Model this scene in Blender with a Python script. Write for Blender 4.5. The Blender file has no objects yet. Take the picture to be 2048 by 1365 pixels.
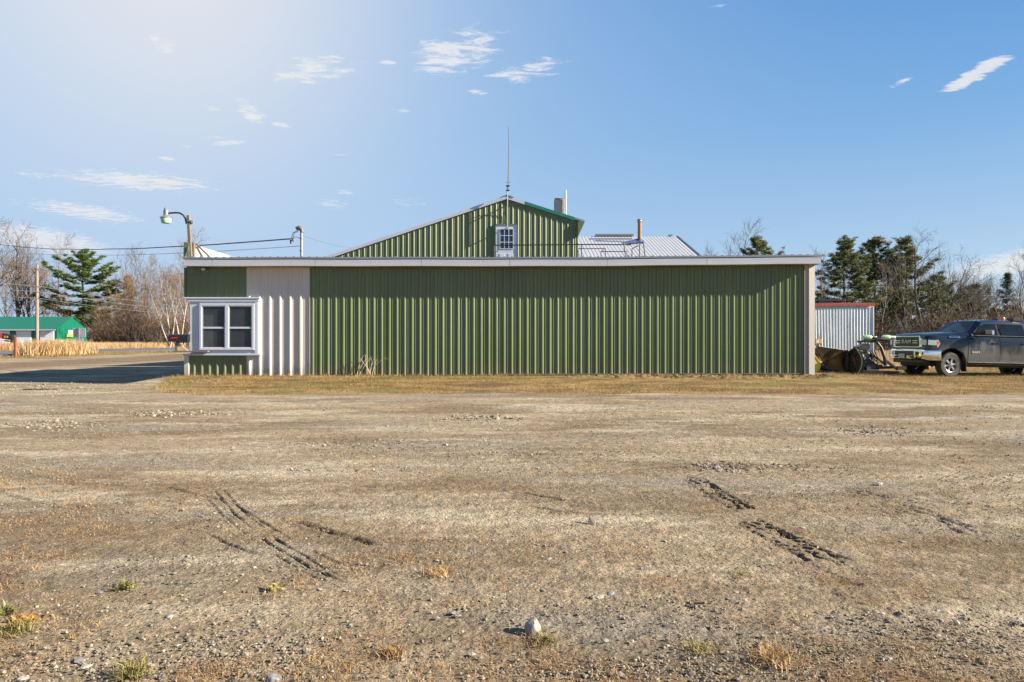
import bpy, bmesh, math, random
import numpy as np
from mathutils import Vector, Matrix

R = math.radians
PI = math.pi
S = bpy.context.scene
COL = S.collection
K = 1365.0          # focal length in photo pixels
CZ = 1.30           # camera height


def W(px, py, Y):
    """photo pixel at depth Y -> world point"""
    return Vector(((px - 1024.0) * Y / K, Y, CZ + (682.5 - py) * Y / K))


# ------------------------------------------------------------------ camera
cd = bpy.data.cameras.new('camera')
cam = bpy.data.objects.new('camera', cd)
COL.objects.link(cam)
cam.location = (0, 0, CZ)
cam.rotation_euler = (R(90), 0, 0)
cd.sensor_width = 36.0
cd.lens = 24.0
cd.clip_start = 0.05
cd.clip_end = 6000
S.camera = cam
S.render.resolution_x = 1024
S.render.resolution_y = 682

# ------------------------------------------------------------------ light
SUN_EL, SUN_PHI = R(25.3), R(10.5)
sdir = Vector((math.cos(SUN_EL) * math.cos(SUN_PHI), -math.cos(SUN_EL) * math.sin(SUN_PHI), math.sin(SUN_EL)))
sl = bpy.data.lights.new('sun', 'SUN')
sl.energy = 5.0
sl.angle = R(0.5)
sl.color = (1.0, 0.90, 0.74)
so = bpy.data.objects.new('sun', sl)
COL.objects.link(so)
so.rotation_euler = sdir.to_track_quat('Z', 'Y').to_euler()
so.location = sdir * 100

SKY_STRENGTH = 0.05
world = bpy.data.worlds.new('World')
S.world = world
world.use_nodes = True
S.view_settings.view_transform = 'Standard'
S.view_settings.look = 'None'
S.view_settings.gamma = 1.0
S.view_settings.exposure = 1.70
S.view_settings.use_curve_mapping = False


def build_sky():
    nt = world.node_tree
    N, L = nt.nodes, nt.links
    N.clear()

    def M(op, a, b=None, c=None, clamp=False):
        n = N.new('ShaderNodeMath'); n.operation = op; n.use_clamp = clamp
        for i, s in enumerate((a, b, c)):
            if s is None: continue
            if isinstance(s, (int, float)): n.inputs[i].default_value = s
            else: L.new(s, n.inputs[i])
        return n.outputs[0]

    def V(op, a, b=None):
        n = N.new('ShaderNodeVectorMath'); n.operation = op
        for i, s in enumerate((a, b)):
            if s is None: continue
            if isinstance(s, (tuple, Vector)): n.inputs[i].default_value = s
            else: L.new(s, n.inputs[i])
        return n.outputs['Value'] if op in ('DOT_PRODUCT', 'LENGTH') else n.outputs[0]

    def SS(x, a, b):
        n = N.new('ShaderNodeMapRange'); n.interpolation_type = 'SMOOTHSTEP'
        L.new(x, n.inputs[0]); n.inputs[1].default_value = a; n.inputs[2].default_value = b
        return n.outputs[0]

    def MIX(f, a, b):
        n = N.new('ShaderNodeMix'); n.data_type = 'RGBA'
        if isinstance(f, (int, float)): n.inputs[0].default_value = f
        else: L.new(f, n.inputs[0])
        for i, s in ((6, a), (7, b)):
            if isinstance(s, tuple): n.inputs[i].default_value = s + (1,)
            else: L.new(s, n.inputs[i])
        return n.outputs[2]

    tc = N.new('ShaderNodeTexCoord')
    d = tc.outputs['Generated']
    sky = N.new('ShaderNodeTexSky')
    sky.sky_type = 'NISHITA'
    sky.sun_disc = False
    sky.sun_elevation = SUN_EL
    sky.sun_rotation = math.atan2(sdir.x, sdir.y)
    sky.altitude = 100
    sky.air_density = 1.0
    sky.dust_density = 0.6
    sky.ozone_density = 1.5
    sep = N.new('ShaderNodeSeparateXYZ'); L.new(d, sep.inputs[0])
    z = sep.outputs[2]
    # clear blue of the day: deep overhead, pale towards the horizon
    e = M('MAXIMUM', z, 0.0)
    ramp = N.new('ShaderNodeValToRGB')
    cr = ramp.color_ramp
    stops = SKY_STOPS
    while len(cr.elements) < len(stops): cr.elements.new(0.5)
    for el, (p, c) in zip(cr.elements, stops):
        el.position = p; el.color = c + (1,)
    L.new(e, ramp.inputs[0])
    col = MIX(NISHITA_SHARE, ramp.outputs[0], sky.outputs[0])
    # thin bright veil of high cirrus spread over the left half of the sky
    for (px, py, w0, cc, amt) in VEILS:
        g = Vector(((px - 1024) / K, 1.0, (682.5 - py) / K)).normalized()
        dt = V('DOT_PRODUCT', d, g)
        an = M('DIVIDE', M('ARCCOSINE', M('MINIMUM', dt, 1.0)), R(w0))
        f = M('MULTIPLY', M('POWER', 2.71828, M('MULTIPLY', M('MULTIPLY', an, an), -1.0)), amt)
        col = MIX(f, col, cc)
    # cloud sheet: direction projected on a flat layer high above
    zz = M('MAXIMUM', z, 0.02)
    n = N.new('ShaderNodeCombineXYZ')
    L.new(M('DIVIDE', sep.outputs[0], zz), n.inputs[0]); L.new(M('DIVIDE', sep.outputs[1], zz), n.inputs[1])
    P = n.outputs[0]
    mp = N.new('ShaderNodeMapping'); L.new(P, mp.inputs[0])
    mp.inputs['Rotation'].default_value = (0, 0, R(24)); mp.inputs['Scale'].default_value = (2.2, 4.6, 1)
    no = N.new('ShaderNodeTexNoise'); L.new(mp.outputs[0], no.inputs[0])
    no.inputs['Scale'].default_value = 3.6; no.inputs['Detail'].default_value = 11; no.inputs['Roughness'].default_value = 0.72
    no.inputs['Distortion'].default_value = 0.5
    nz = no.outputs[0]
    total = None
    for (px, py, ax, ay, ang, amt) in CLOUDS:
        c = Vector(((px - 1024) / K, 1.0, (682.5 - py) / K)).normalized()
        u = Vector((c.y, -c.x, 0)).normalized()
        w = u.cross(c)
        ca, sa = math.cos(R(ang)), math.sin(R(ang))
        u2 = u * ca + w * sa
        w2 = w * ca - u * sa
        a = M('DIVIDE', V('DOT_PRODUCT', d, u2), 1.25 * ax / K)
        b = M('DIVIDE', V('DOT_PRODUCT', d, w2), 1.25 * ay / K)
        q = M('SQRT', M('ADD', M('MULTIPLY', a, a), M('MULTIPLY', b, b)))
        fr = M('GREATER_THAN', V('DOT_PRODUCT', d, c), 0.0)
        m = M('MULTIPLY', M('MULTIPLY', M('SUBTRACT', 1.0, SS(q, 0.1, 1.0)), amt), fr)
        total = m if total is None else M('MAXIMUM', total, m)
    dens = SS(M('ADD', nz, M('MULTIPLY', M('SUBTRACT', total, 1.0), 0.31)), 0.39, 0.575)
    dens = M('MULTIPLY', dens, 0.85)
    col = MIX(dens, col, CLOUD_COL)
    # below the horizon: dull earth colour
    col = MIX(SS(z, -0.06, -0.005), (1.6, 1.3, 1.0), col)
    bg = N.new('ShaderNodeBackground'); L.new(col, bg.inputs[0]); bg.inputs[1].default_value = SKY_STRENGTH
    out = N.new('ShaderNodeOutputWorld'); L.new(bg.outputs[0], out.inputs[0])


NISHITA_SHARE = 0.15
SKY_STOPS = [(0.0, (3.8, 4.5, 5.1)), (0.10, (2.65, 3.8, 5.1)), (0.28, (1.0, 2.5, 4.7)), (0.45, (0.22, 1.55, 4.1)), (1.0, (0.2, 0.9, 2.6))]
VEILS = [(60, 120, 46, (2.65, 3.8, 5.3), 0.95), (330, -100, 15, (4.7, 4.85, 5.2), 0.95)]
CLOUD_COL = (5.2, 5.2, 5.3)
CLOUDS = [(275, 362, 190, 26, 2, 1.12), (170, 424, 140, 22, -4, 1.1), (80, 480, 170, 36, -6, 1.2), (70, 352, 50, 14, 0, .8),
          (630, 140, 110, 36, 12, 1.08), (910, 105, 130, 55, 14, 1.15), (1050, 143, 120, 28, 8, 1.0), (500, 215, 60, 16, -24, .95),
          (665, 408, 50, 16, 0, .9), (325, 90, 30, 22, 0, .9), (375, 297, 28, 10, -8, .9), (420, 216, 26, 12, 0, .85), (800, 223, 32, 10, 6, .8),
          (1955, 146, 72, 17, 22, 1.35), (2060, 520, 190, 34, 10, 1.25), (685, 313, 26, 10, 0, .85), (450, 275, 60, 12, 5, .7), (820, 405, 60, 16, 0, .7), (1435, 14, 34, 7, 6, .8), (335, 318, 22, 9, 0, 1.0), (455, 285, 46, 9, 4, 1.05), (560, 250, 30, 8, 0, 1.0), (690, 385, 34, 7, 0, 1.0), (318, 78, 24, 12, 0, 1.0), (1800, 166, 26, 7, 14, 1.0), (955, 185, 34, 9, -8, 1.0), (505, 235, 36, 14, -20, 1.1), (775, 125, 26, 7, 0, 1.0)]
build_sky()

# ------------------------------------------------------------------ materials
MATS = {}


def nodes_of(m):
    m.use_nodes = True
    nt = m.node_tree
    return nt.nodes, nt.links, nt.nodes['Principled BSDF']


def mat(name, col, rough=0.6, metal=0.0, var=0.12, scale=6.0, bump=0.0, bscale=40.0, stretch=(1, 1, 1), dirt=None, dscale=2.0, coat=0.0, spec=0.5, damt=0.55, objvar=0.0, splash=None):
    if name in MATS: return MATS[name]
    m = bpy.data.materials.new(name)
    N, L, B = nodes_of(m)
    B.inputs['Roughness'].default_value = rough
    B.inputs['Metallic'].default_value = metal
    B.inputs['Coat Weight'].default_value = coat
    B.inputs['Specular IOR Level'].default_value = spec
    tc = N.new('ShaderNodeTexCoord')
    mp = N.new('ShaderNodeMapping'); mp.inputs['Scale'].default_value = stretch
    L.new(tc.outputs['Object'], mp.inputs[0])
    no = N.new('ShaderNodeTexNoise'); no.inputs['Scale'].default_value = scale; no.inputs['Detail'].default_value = 6
    L.new(mp.outputs[0], no.inputs[0])
    mr = N.new('ShaderNodeMapRange'); L.new(no.outputs[0], mr.inputs[0])
    mr.inputs[1].default_value = 0.25; mr.inputs[2].default_value = 0.75
    mr.inputs[3].default_value = 1 - var; mr.inputs[4].default_value = 1 + var
    hs = N.new('ShaderNodeVectorMath'); hs.operation = 'SCALE'
    hs.inputs[0].default_value = col; L.new(mr.outputs[0], hs.inputs[3])
    outc = hs.outputs[0]
    if dirt:
        n2 = N.new('ShaderNodeTexNoise'); n2.inputs['Scale'].default_value = dscale; n2.inputs['Detail'].default_value = 8
        n2.inputs['Roughness'].default_value = 0.65
        L.new(mp.outputs[0], n2.inputs[0])
        m2 = N.new('ShaderNodeMapRange'); L.new(n2.outputs[0], m2.inputs[0])
        m2.inputs[1].default_value = 0.48; m2.inputs[2].default_value = 0.75; m2.inputs[4].default_value = damt
        mx = N.new('ShaderNodeMix'); mx.data_type = 'RGBA'
        L.new(m2.outputs[0], mx.inputs[0]); L.new(outc, mx.inputs[6]); mx.inputs[7].default_value = dirt + (1,)
        outc = mx.outputs[2]
    if objvar:
        oi = N.new('ShaderNodeObjectInfo'); m4 = N.new('ShaderNodeMapRange'); L.new(oi.outputs['Random'], m4.inputs[0])
        m4.inputs[3].default_value = 1 - objvar; m4.inputs[4].default_value = 1 + objvar
        sc_ = N.new('ShaderNodeVectorMath'); sc_.operation = 'SCALE'; L.new(outc, sc_.inputs[0]); L.new(m4.outputs[0], sc_.inputs[3]); outc = sc_.outputs[0]
    if splash:   # dried mud thrown up against the foot of the wall
        sx = N.new('ShaderNodeSeparateXYZ'); L.new(tc.outputs['Object'], sx.inputs[0])
        n5 = N.new('ShaderNodeTexNoise'); n5.inputs['Scale'].default_value = 3.5; n5.inputs['Detail'].default_value = 8; n5.inputs['Roughness'].default_value = .7
        L.new(tc.outputs['Object'], n5.inputs[0])
        h5 = N.new('ShaderNodeMapRange'); L.new(sx.outputs[2], h5.inputs[0]); h5.inputs[1].default_value = .05; h5.inputs[2].default_value = .65; h5.inputs[3].default_value = .40; h5.inputs[4].default_value = -.18
        a5 = N.new('ShaderNodeMath'); L.new(n5.outputs[0], a5.inputs[0]); L.new(h5.outputs[0], a5.inputs[1])
        f5 = N.new('ShaderNodeMapRange'); L.new(a5.outputs[0], f5.inputs[0]); f5.inputs[1].default_value = .5; f5.inputs[2].default_value = .85; f5.inputs[4].default_value = .6
        x5 = N.new('ShaderNodeMix'); x5.data_type = 'RGBA'; L.new(f5.outputs[0], x5.inputs[0]); L.new(outc, x5.inputs[6]); x5.inputs[7].default_value = splash + (1,); outc = x5.outputs[2]
    L.new(outc, B.inputs['Base Color'])
    if bump:
        n3 = N.new('ShaderNodeTexNoise'); n3.inputs['Scale'].default_value = bscale; n3.inputs['Detail'].default_value = 5
        L.new(mp.outputs[0], n3.inputs[0])
        bp = N.new('ShaderNodeBump'); bp.inputs['Strength'].default_value = bump; bp.inputs['Distance'].default_value = 0.02
        L.new(n3.outputs[0], bp.inputs['Height']); L.new(bp.outputs[0], B.inputs['Normal'])
    MATS[name] = m
    return m


def tint_mat(name, c0, c1, c2, rough=0.8, transl=0.0):
    """colour from the mesh attribute 'tint' (one random value per blade, clump or stone)"""
    if name in MATS: return MATS[name]
    m = bpy.data.materials.new(name)
    N, L, B = nodes_of(m)
    at = N.new('ShaderNodeAttribute'); at.attribute_name = 'tint'
    rp = N.new('ShaderNodeValToRGB'); e = rp.color_ramp.elements
    e[0].position = 0; e[0].color = c0 + (1,); e[1].position = 1; e[1].color = c2 + (1,)
    x = e.new(0.5); x.color = c1 + (1,)
    L.new(at.outputs['Fac'], rp.inputs[0])
    L.new(rp.outputs[0], B.inputs['Base Color'])
    B.inputs['Roughness'].default_value = rough
    B.inputs['Specular IOR Level'].default_value = 0.25
    if transl:
        t = N.new('ShaderNodeBsdfTranslucent'); L.new(rp.outputs[0], t.inputs[0])
        mx = N.new('ShaderNodeMixShader'); mx.inputs[0].default_value = transl
        L.new(B.outputs[0], mx.inputs[1]); L.new(t.outputs[0], mx.inputs[2])
        L.new(mx.outputs[0], N['Material Output'].inputs[0])
    MATS[name] = m
    return m


GREEN = mat('green_painted_steel', (0.096, 0.128, 0.051), 0.34, objvar=.07, splash=(.15, .125, .085), var=0.10, scale=1.3, stretch=(1, 1, .35), bump=0.04, bscale=3, dirt=(0.10, 0.11, 0.075), dscale=1.1, damt=0.3)
BARNGREEN = mat('faded_green_steel', (0.098, 0.126, 0.052), 0.45, objvar=.07, var=0.10, scale=1.3, stretch=(1, 1, .3), dirt=(0.12, 0.13, 0.085), dscale=1.1, damt=0.3)
WHITE_STEEL = mat('white_ribbed_steel', (0.49, 0.455, 0.42), 0.5, objvar=.03, splash=(.24, .19, .13), var=0.04, scale=2, dirt=(0.42, 0.37, 0.33), dscale=1.6, damt=0.45, stretch=(1, 1, .3))
FASCIA = mat('white_fascia_metal', (0.40, 0.415, 0.47), 0.35, var=0.04, scale=1.5, bump=0.05, bscale=2.5, dirt=(0.42, 0.42, 0.44), damt=0.3)
TRIM = mat('cream_corner_trim', (0.275, 0.25, 0.22), 0.5, var=0.04, dirt=(0.40, 0.36, 0.3), damt=0.3)
GREYROOF = mat('grey_roof_steel', (0.20, 0.22, 0.26), 0.4, metal=0.3, var=0.08)
SOFFIT = mat('tan_soffit', (0.45, 0.33, 0.2), 0.7)
DARK = mat('room_shade_grey', (0.36, 0.36, 0.40), 0.9)  # grey that stands for the unlit room behind the panes
WHITE_PAINT = mat('white_wood_paint', (0.43, 0.46, 0.53), 0.5, var=0.03, dirt=(0.36, 0.36, 0.39), damt=0.4, dscale=3)
TEAL = mat('teal_green_trim', (0.012, 0.14, 0.10), 0.35, var=0.05)
SHEDGREEN = mat('bright_green_steel', (0.004, 0.112, 0.066), 0.4, var=0.06, scale=2)
WHITE_ROOF = mat('white_roof_steel', (0.35, 0.355, 0.375), 0.4, var=0.05, scale=1.5, dirt=(0.5, 0.5, 0.52), damt=0.3)
SEAM_SHADE = mat('seam_shadow_grey', (0.13, 0.13, 0.15), 0.5, var=0.1)  # thin shadows of the roof ribs put into a dark colour
CONCRETE = mat('rough_concrete', (0.30, 0.27, 0.22), 0.9, var=0.2, scale=9, bump=0.4, bscale=20, dirt=(0.18, 0.16, 0.12))
PARAPET = mat('pale_parapet_sheet', (0.42, 0.44, 0.44), 0.5, var=.1, scale=4, dirt=(.3, .33, .31), damt=.5)
GALV = mat('galvanised_steel', (0.21, 0.22, 0.23), 0.42, metal=0.4, var=0.12, scale=8)
BLACKSTEEL = mat('black_steel', (0.016, 0.016, 0.018), 0.5, metal=0.2, var=0.2)
RUST = mat('rusty_steel', (0.24, 0.12, 0.055), 0.75, var=0.3, scale=7, dirt=(0.10, 0.055, 0.04), dscale=4)
DARKRUST = mat('dark_rusty_pipe', (0.06, 0.04, 0.03), 0.7, var=0.3)
WOOD_GREY = mat('weathered_wood', (0.145, 0.118, 0.094), 0.85, var=0.25, scale=5, stretch=(6, 6, .6), bump=0.15, dirt=(0.16, 0.12, 0.09))
WOOD_NEW = mat('pine_board', (0.50, 0.35, 0.18), 0.75, var=0.15, scale=5)
WOOD_RED = mat('red_brown_wood', (0.17, 0.065, 0.03), 0.8, var=0.2)
POLEWOOD = mat('pole_wood', (0.20, 0.165, 0.13), 0.9, var=0.2, scale=3, stretch=(8, 8, .5), dirt=(0.2, 0.16, 0.13))
WIRE = mat('black_cable', (0.02, 0.022, 0.026), 0.6)
WIREGREY = mat('grey_wire', (0.11, 0.11, 0.12), 0.5)
REDTRIM = mat('red_painted_trim', (0.36, 0.05, 0.035), 0.5, var=0.12, dirt=(0.2, 0.1, 0.07))
CORRUG = mat('galvanised_corrugated_sheet', (0.62, 0.66, 0.70), 0.45, metal=0.15, var=0.08, scale=3, dirt=(0.36, 0.38, 0.40), dscale=2.0, stretch=(1, 1, .25), damt=0.5)
BLACKPLASTIC = mat('black_plastic', (0.012, 0.012, 0.014), 0.4)
REDPLASTIC = mat('red_plastic', (0.5, 0.02, 0.03), 0.4)
YELLOW = mat('yellow_plow_paint', (0.60, 0.33, 0.02), 0.4, var=0.1, dirt=(0.25, 0.14, 0.04), dscale=5)
STAINLESS = mat('stainless_steel', (0.46, 0.39, 0.27), 0.30, metal=0.95, var=0.06)
CHROME = mat('chrome', (0.75, 0.76, 0.78), 0.08, metal=1.0, var=0.02)
RUBBER = mat('tyre_rubber', (0.03, 0.029, 0.027), 0.85, var=0.3, scale=20, dirt=(0.15, 0.125, 0.10), dscale=6)
ALLOY = mat('alloy_rim', (0.45, 0.44, 0.43), 0.3, metal=0.8, var=0.1)
ORANGE = mat('orange_lens', (0.85, 0.14, 0.01), 0.25)
LAMPLENS = mat('clear_lamp_lens', (0.55, 0.62, 0.58), 0.12, var=0.15, scale=20)
PALEGREEN = mat('pale_green_lens', (0.30, 0.48, 0.33), 0.25, var=0.1, scale=12)
TARPBLUE = mat('blue_grey_flashing', (0.05, 0.09, 0.18), 0.6)
SIGNGREY = mat('bare_aluminium_sign', (0.36, 0.37, 0.38), 0.5, metal=0.3, var=0.06)
SIGNWHITE = mat('white_sign_face', (0.75, 0.75, 0.74), 0.5, var=0.02)
SIGNYELLOW = mat('yellow_sign_face', (0.75, 0.40, 0.02), 0.5, var=0.04)
DOORWHITE = mat('white_garage_door', (0.66, 0.69, 0.74), 0.5, var=0.02)
ASPHALT = mat('road_asphalt', (0.075, 0.075, 0.08), 0.85, var=0.25, scale=3, bump=0.1)
LINEPAINT = mat('road_line_paint', (0.7, 0.7, 0.66), 0.6, var=0.1)


def glass(name, tint, transp):
    m = bpy.data.materials.new(name); N, L, B = nodes_of(m)
    B.inputs['Base Color'].default_value = tint + (1,)
    B.inputs['Roughness'].default_value = 0.04
    B.inputs['Specular IOR Level'].default_value = 0.6
    tr = N.new('ShaderNodeBsdfTransparent'); tr.inputs[0].default_value = (.75, .78, .8, 1)
    mx = N.new('ShaderNodeMixShader'); mx.inputs[0].default_value = transp
    L.new(B.outputs[0], mx.inputs[1]); L.new(tr.outputs[0], mx.inputs[2])
    L.new(mx.outputs[0], N['Material Output'].inputs[0])
    MATS[name] = m
    return m


WINGLASS = glass('window_glass', (0.012, 0.014, 0.018), 0.68)
CARGLASS = mat('tinted_car_glass', (0.010, 0.015, 0.02), 0.04, var=0.3, scale=3, spec=0.25)
BLUEGLASS = mat('door_glass', (0.012, 0.03, 0.06), 0.12, var=0.5, scale=25)


# ------------------------------------------------------------------ mesh builder
def origin(o):
    while o.parent is not None: o = o.parent
    return o.location.copy()


class MB:
    def __init__(s): s.v = []; s.f = []; s.mi = []; s.cur = 0

    def add(s, vs, fs):
        b = len(s.v)
        s.v.extend(tuple(p) for p in vs)
        s.f.extend(tuple(b + i for i in f) for f in fs)
        s.mi.extend([s.cur] * len(fs))
        return s

    def box(s, x0, x1, y0, y1, z0, z1):
        return s.add([(x0, y0, z0), (x1, y0, z0), (x1, y1, z0), (x0, y1, z0), (x0, y0, z1), (x1, y0, z1), (x1, y1, z1), (x0, y1, z1)],
                     [(0, 3, 2, 1), (4, 5, 6, 7), (0, 1, 5, 4), (1, 2, 6, 5), (2, 3, 7, 6), (3, 0, 4, 7)])

    def beam(s, p, q, w, h, up=(0, 0, 1)):
        p, q = Vector(p), Vector(q)
        t = (q - p).normalized()
        u = Vector(up)
        if abs(t.dot(u)) > 0.97: u = Vector((1, 0, 0))
        a = t.cross(u).normalized(); b = a.cross(t)
        vs = []
        for c in (p, q):
            for i, j in ((-1, -1), (1, -1), (1, 1), (-1, 1)): vs.append(c + a * (i * w / 2) + b * (j * h / 2))
        return s.add(vs, [(3, 2, 1, 0), (4, 5, 6, 7), (0, 1, 5, 4), (1, 2, 6, 5), (2, 3, 7, 6), (3, 0, 4, 7)])

    def tube(s, pts, r, n=8, caps=True):
        pts = [Vector(p) for p in pts]
        if not isinstance(r, (list, tuple)): r = [r] * len(pts)
        vs, fs = [], []
        prev = None
        for i, p in enumerate(pts):
            t = (pts[min(i + 1, len(pts) - 1)] - pts[max(i - 1, 0)]).normalized()
            if prev is None:
                u = Vector((0, 0, 1)) if abs(t.z) < 0.9 else Vector((1, 0, 0))
                a = t.cross(u).normalized()
            else:
                a = (prev - t * prev.dot(t)).normalized()
            prev = a
            b = t.cross(a)
            for k in range(n):
                th = 2 * PI * k / n
                vs.append(p + (a * math.cos(th) + b * math.sin(th)) * r[i])
        for i in range(len(pts) - 1):
            for k in range(n):
                k2 = (k + 1) % n
                fs.append((i * n + k, i * n + k2, (i + 1) * n + k2, (i + 1) * n + k))
        if caps:
            fs.append(tuple(range(n - 1, -1, -1))); m = (len(pts) - 1) * n
            fs.append(tuple(m + k for k in range(n)))
        return s.add(vs, fs)

    def lathe(s, prof, c, axis='Z', n=16, caps=True):
        """prof = [(radius, height)]"""
        c = Vector(c); vs, fs = [], []
        for (r, h) in prof:
            for k in range(n):
                th = 2 * PI * k / n
                a, b = r * math.cos(th), r * math.sin(th)
                vs.append(c + Vector({'Z': (a, b, h), 'Y': (a, h, -b), 'X': (h, a, b)}[axis]))
        for i in range(len(prof) - 1):
            for k in range(n):
                k2 = (k + 1) % n
                fs.append((i * n + k, i * n + k2, (i + 1) * n + k2, (i + 1) * n + k))
        if caps and prof[0][0] > 1e-4: fs.append(tuple(range(n - 1, -1, -1)))
        if caps and prof[-1][0] > 1e-4:
            m = (len(prof) - 1) * n; fs.append(tuple(m + k for k in range(n)))
        return s.add(vs, fs)

    def prism(s, pts, ext):
        """closed polygon (3-d points) pushed along ext"""
        pts = [Vector(p) for p in pts]; ext = Vector(ext); n = len(pts)
        vs = pts + [p + ext for p in pts]
        fs = [tuple(range(n - 1, -1, -1)), tuple(range(n, 2 * n))]
        fs += [(i, (i + 1) % n, n + (i + 1) % n, n + i) for i in range(n)]
        return s.add(vs, fs)

    def build(s, name, m, parent=None, smooth=None, bevel=0.0, local=False, loc=None, seg=1):
        me = bpy.data.meshes.new(name)
        off = Vector((0, 0, 0))
        if loc is not None: off = Vector(loc)
        elif parent is not None and not local: off = origin(parent)
        me.from_pydata([(x - off.x, y - off.y, z - off.z) for x, y, z in s.v], [], s.f)
        ms = m if isinstance(m, (list, tuple)) else [m]
        for q in ms: me.materials.append(q)
        if len(ms) > 1: me.polygons.foreach_set('material_index', s.mi)
        bm = bmesh.new(); bm.from_mesh(me)
        bmesh.ops.recalc_face_normals(bm, faces=bm.faces)
        if bevel:
            bmesh.ops.bevel(bm, geom=[e for e in bm.edges if len(e.link_faces) == 2 and e.calc_face_angle(0) > 0.6], offset=bevel, segments=seg, affect='EDGES', clamp_overlap=True)
        bm.to_mesh(me); bm.free()
        if smooth is not None:
            me.polygons.foreach_set('use_smooth', [True] * len(me.polygons))
            me.set_sharp_from_angle(angle=R(smooth))
        o = bpy.data.objects.new(name, me)
        COL.objects.link(o)
        if parent is not None: o.parent = parent
        elif loc is not None: o.location = off
        return o


def thing(name, label, cat, loc=(0, 0, 0), rz=0.0, group=None):
    o = bpy.data.objects.new(name, None); COL.objects.link(o)
    o.empty_display_size = 0.2
    o.location = loc; o.rotation_euler = (0, 0, rz)
    o['label'] = label; o['category'] = cat
    if group: o['group'] = group
    return o


def tag(o, label, cat, group=None):
    o['label'] = label; o['category'] = cat
    if group: o['group'] = group
    return o


def structure(o): o['kind'] = 'structure'; return o
def stuff(o): o['kind'] = 'stuff'; return o


def np_mesh(name, verts, tris, m, tint=None, smooth=False, parent=None):
    me = bpy.data.meshes.new(name)
    verts = np.asarray(verts, np.float32); tris = np.asarray(tris, np.int32)
    k = tris.shape[1]
    me.vertices.add(len(verts)); me.vertices.foreach_set('co', verts.ravel())
    me.loops.add(tris.size); me.loops.foreach_set('vertex_index', tris.ravel())
    me.polygons.add(len(tris)); me.polygons.foreach_set('loop_start', np.arange(0, tris.size, k, dtype=np.int32))
    me.update(calc_edges=True)
    if tint is not None:
        at = me.attributes.new('tint', 'FLOAT', 'POINT'); at.data.foreach_set('value', np.asarray(tint, np.float32))
    me.polygons.foreach_set('use_smooth', [smooth] * len(tris))
    me.materials.append(m)
    o = bpy.data.objects.new(name, me); COL.objects.link(o)
    if parent is not None: o.parent = parent
    return o


def text_mesh(s, size, depth):
    """text as extruded mesh: (verts Nx3, faces); x right, y up, z out"""
    c = bpy.data.curves.new('txt', 'FONT'); c.body = s; c.size = size; c.extrude = depth / 2
    c.align_x = 'CENTER'; c.align_y = 'CENTER'; c.resolution_u = 2
    o = bpy.data.objects.new('txt', c); COL.objects.link(o)
    dg = bpy.context.evaluated_depsgraph_get()
    me = bpy.data.meshes.new_from_object(o.evaluated_get(dg))
    v = [tuple(p.co) for p in me.vertices]; f = [tuple(p.vertices) for p in me.polygons]
    bpy.data.objects.remove(o); bpy.data.curves.remove(c); bpy.data.meshes.remove(me)
    return v, f


# ------------------------------------------------------------------ noise + terrain
def vnoise(x, y, seed=0):
    rs = np.random.RandomState(seed)
    T = rs.rand(256, 256)
    xi = np.floor(x).astype(int); yi = np.floor(y).astype(int)
    fx = x - xi; fy = y - yi
    fx = fx * fx * (3 - 2 * fx); fy = fy * fy * (3 - 2 * fy)
    a = T[xi % 256, yi % 256]; b = T[(xi + 1) % 256, yi % 256]; c = T[xi % 256, (yi + 1) % 256]; d = T[(xi + 1) % 256, (yi + 1) % 256]
    return (a + (b - a) * fx) * (1 - fy) + (c + (d - c) * fx) * fy


def fbm(x, y, seed=0, octs=4, gain=0.5):
    t = 0; amp = 1; tot = 0
    for i in range(octs):
        t = t + amp * vnoise(x * 2 ** i, y * 2 ** i, seed + i); tot += amp; amp *= gain
    return t / tot


def sst(x, a, b):
    t = np.clip((np.asarray(x, float) - a) / (b - a), 0, 1)
    return t * t * (3 - 2 * t)


def H(x, y):
    """large scale height of the site"""
    x = np.asarray(x, float); y = np.asarray(y, float)
    z = 0.10 * sst(y, 9, 15.6)
    bank = 0.17 * sst(y, 15.3, 19.6) * sst(x, -11.4, -9.7) * (1 - sst(x, 9.3, 13.5))
    left = (1 - sst(x, -11.0, -9.8)) * (-0.09 * sst(y, 13, 19) * (1 - sst(y, 21, 25)) + 0.10 * sst(y, 21.5, 26))
    far = 0.12 * sst(y, 26, 60)
    return z + bank + left + far


def lawn(x, y):
    """1 where the dry lawn grows"""
    x = np.asarray(x, float); y = np.asarray(y, float)
    n = fbm(x * 0.6, y * 0.6, 11, 3) - 0.5 + .55 * (fbm(x * 2.1, y * 3.1, 13, 3) - 0.5)
    edge = 15.6 + 4.2 * (1 - sst(x, -10.6, -7.6)) + 1.5 * n - 0.35 * sst(x, 2, 12)
    m = sst(y, edge - 0.35, edge + 0.45) * sst(x + n * 0.8, -11.0, -10.2)
    return m


def Gp(px, py):
    z = 0.0
    for _ in range(12):
        Y = (CZ - z) * K / (py - 682.5); X = (px - 1024) * Y / K
        z = float(H(X, Y))
    return X, Y, z

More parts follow.
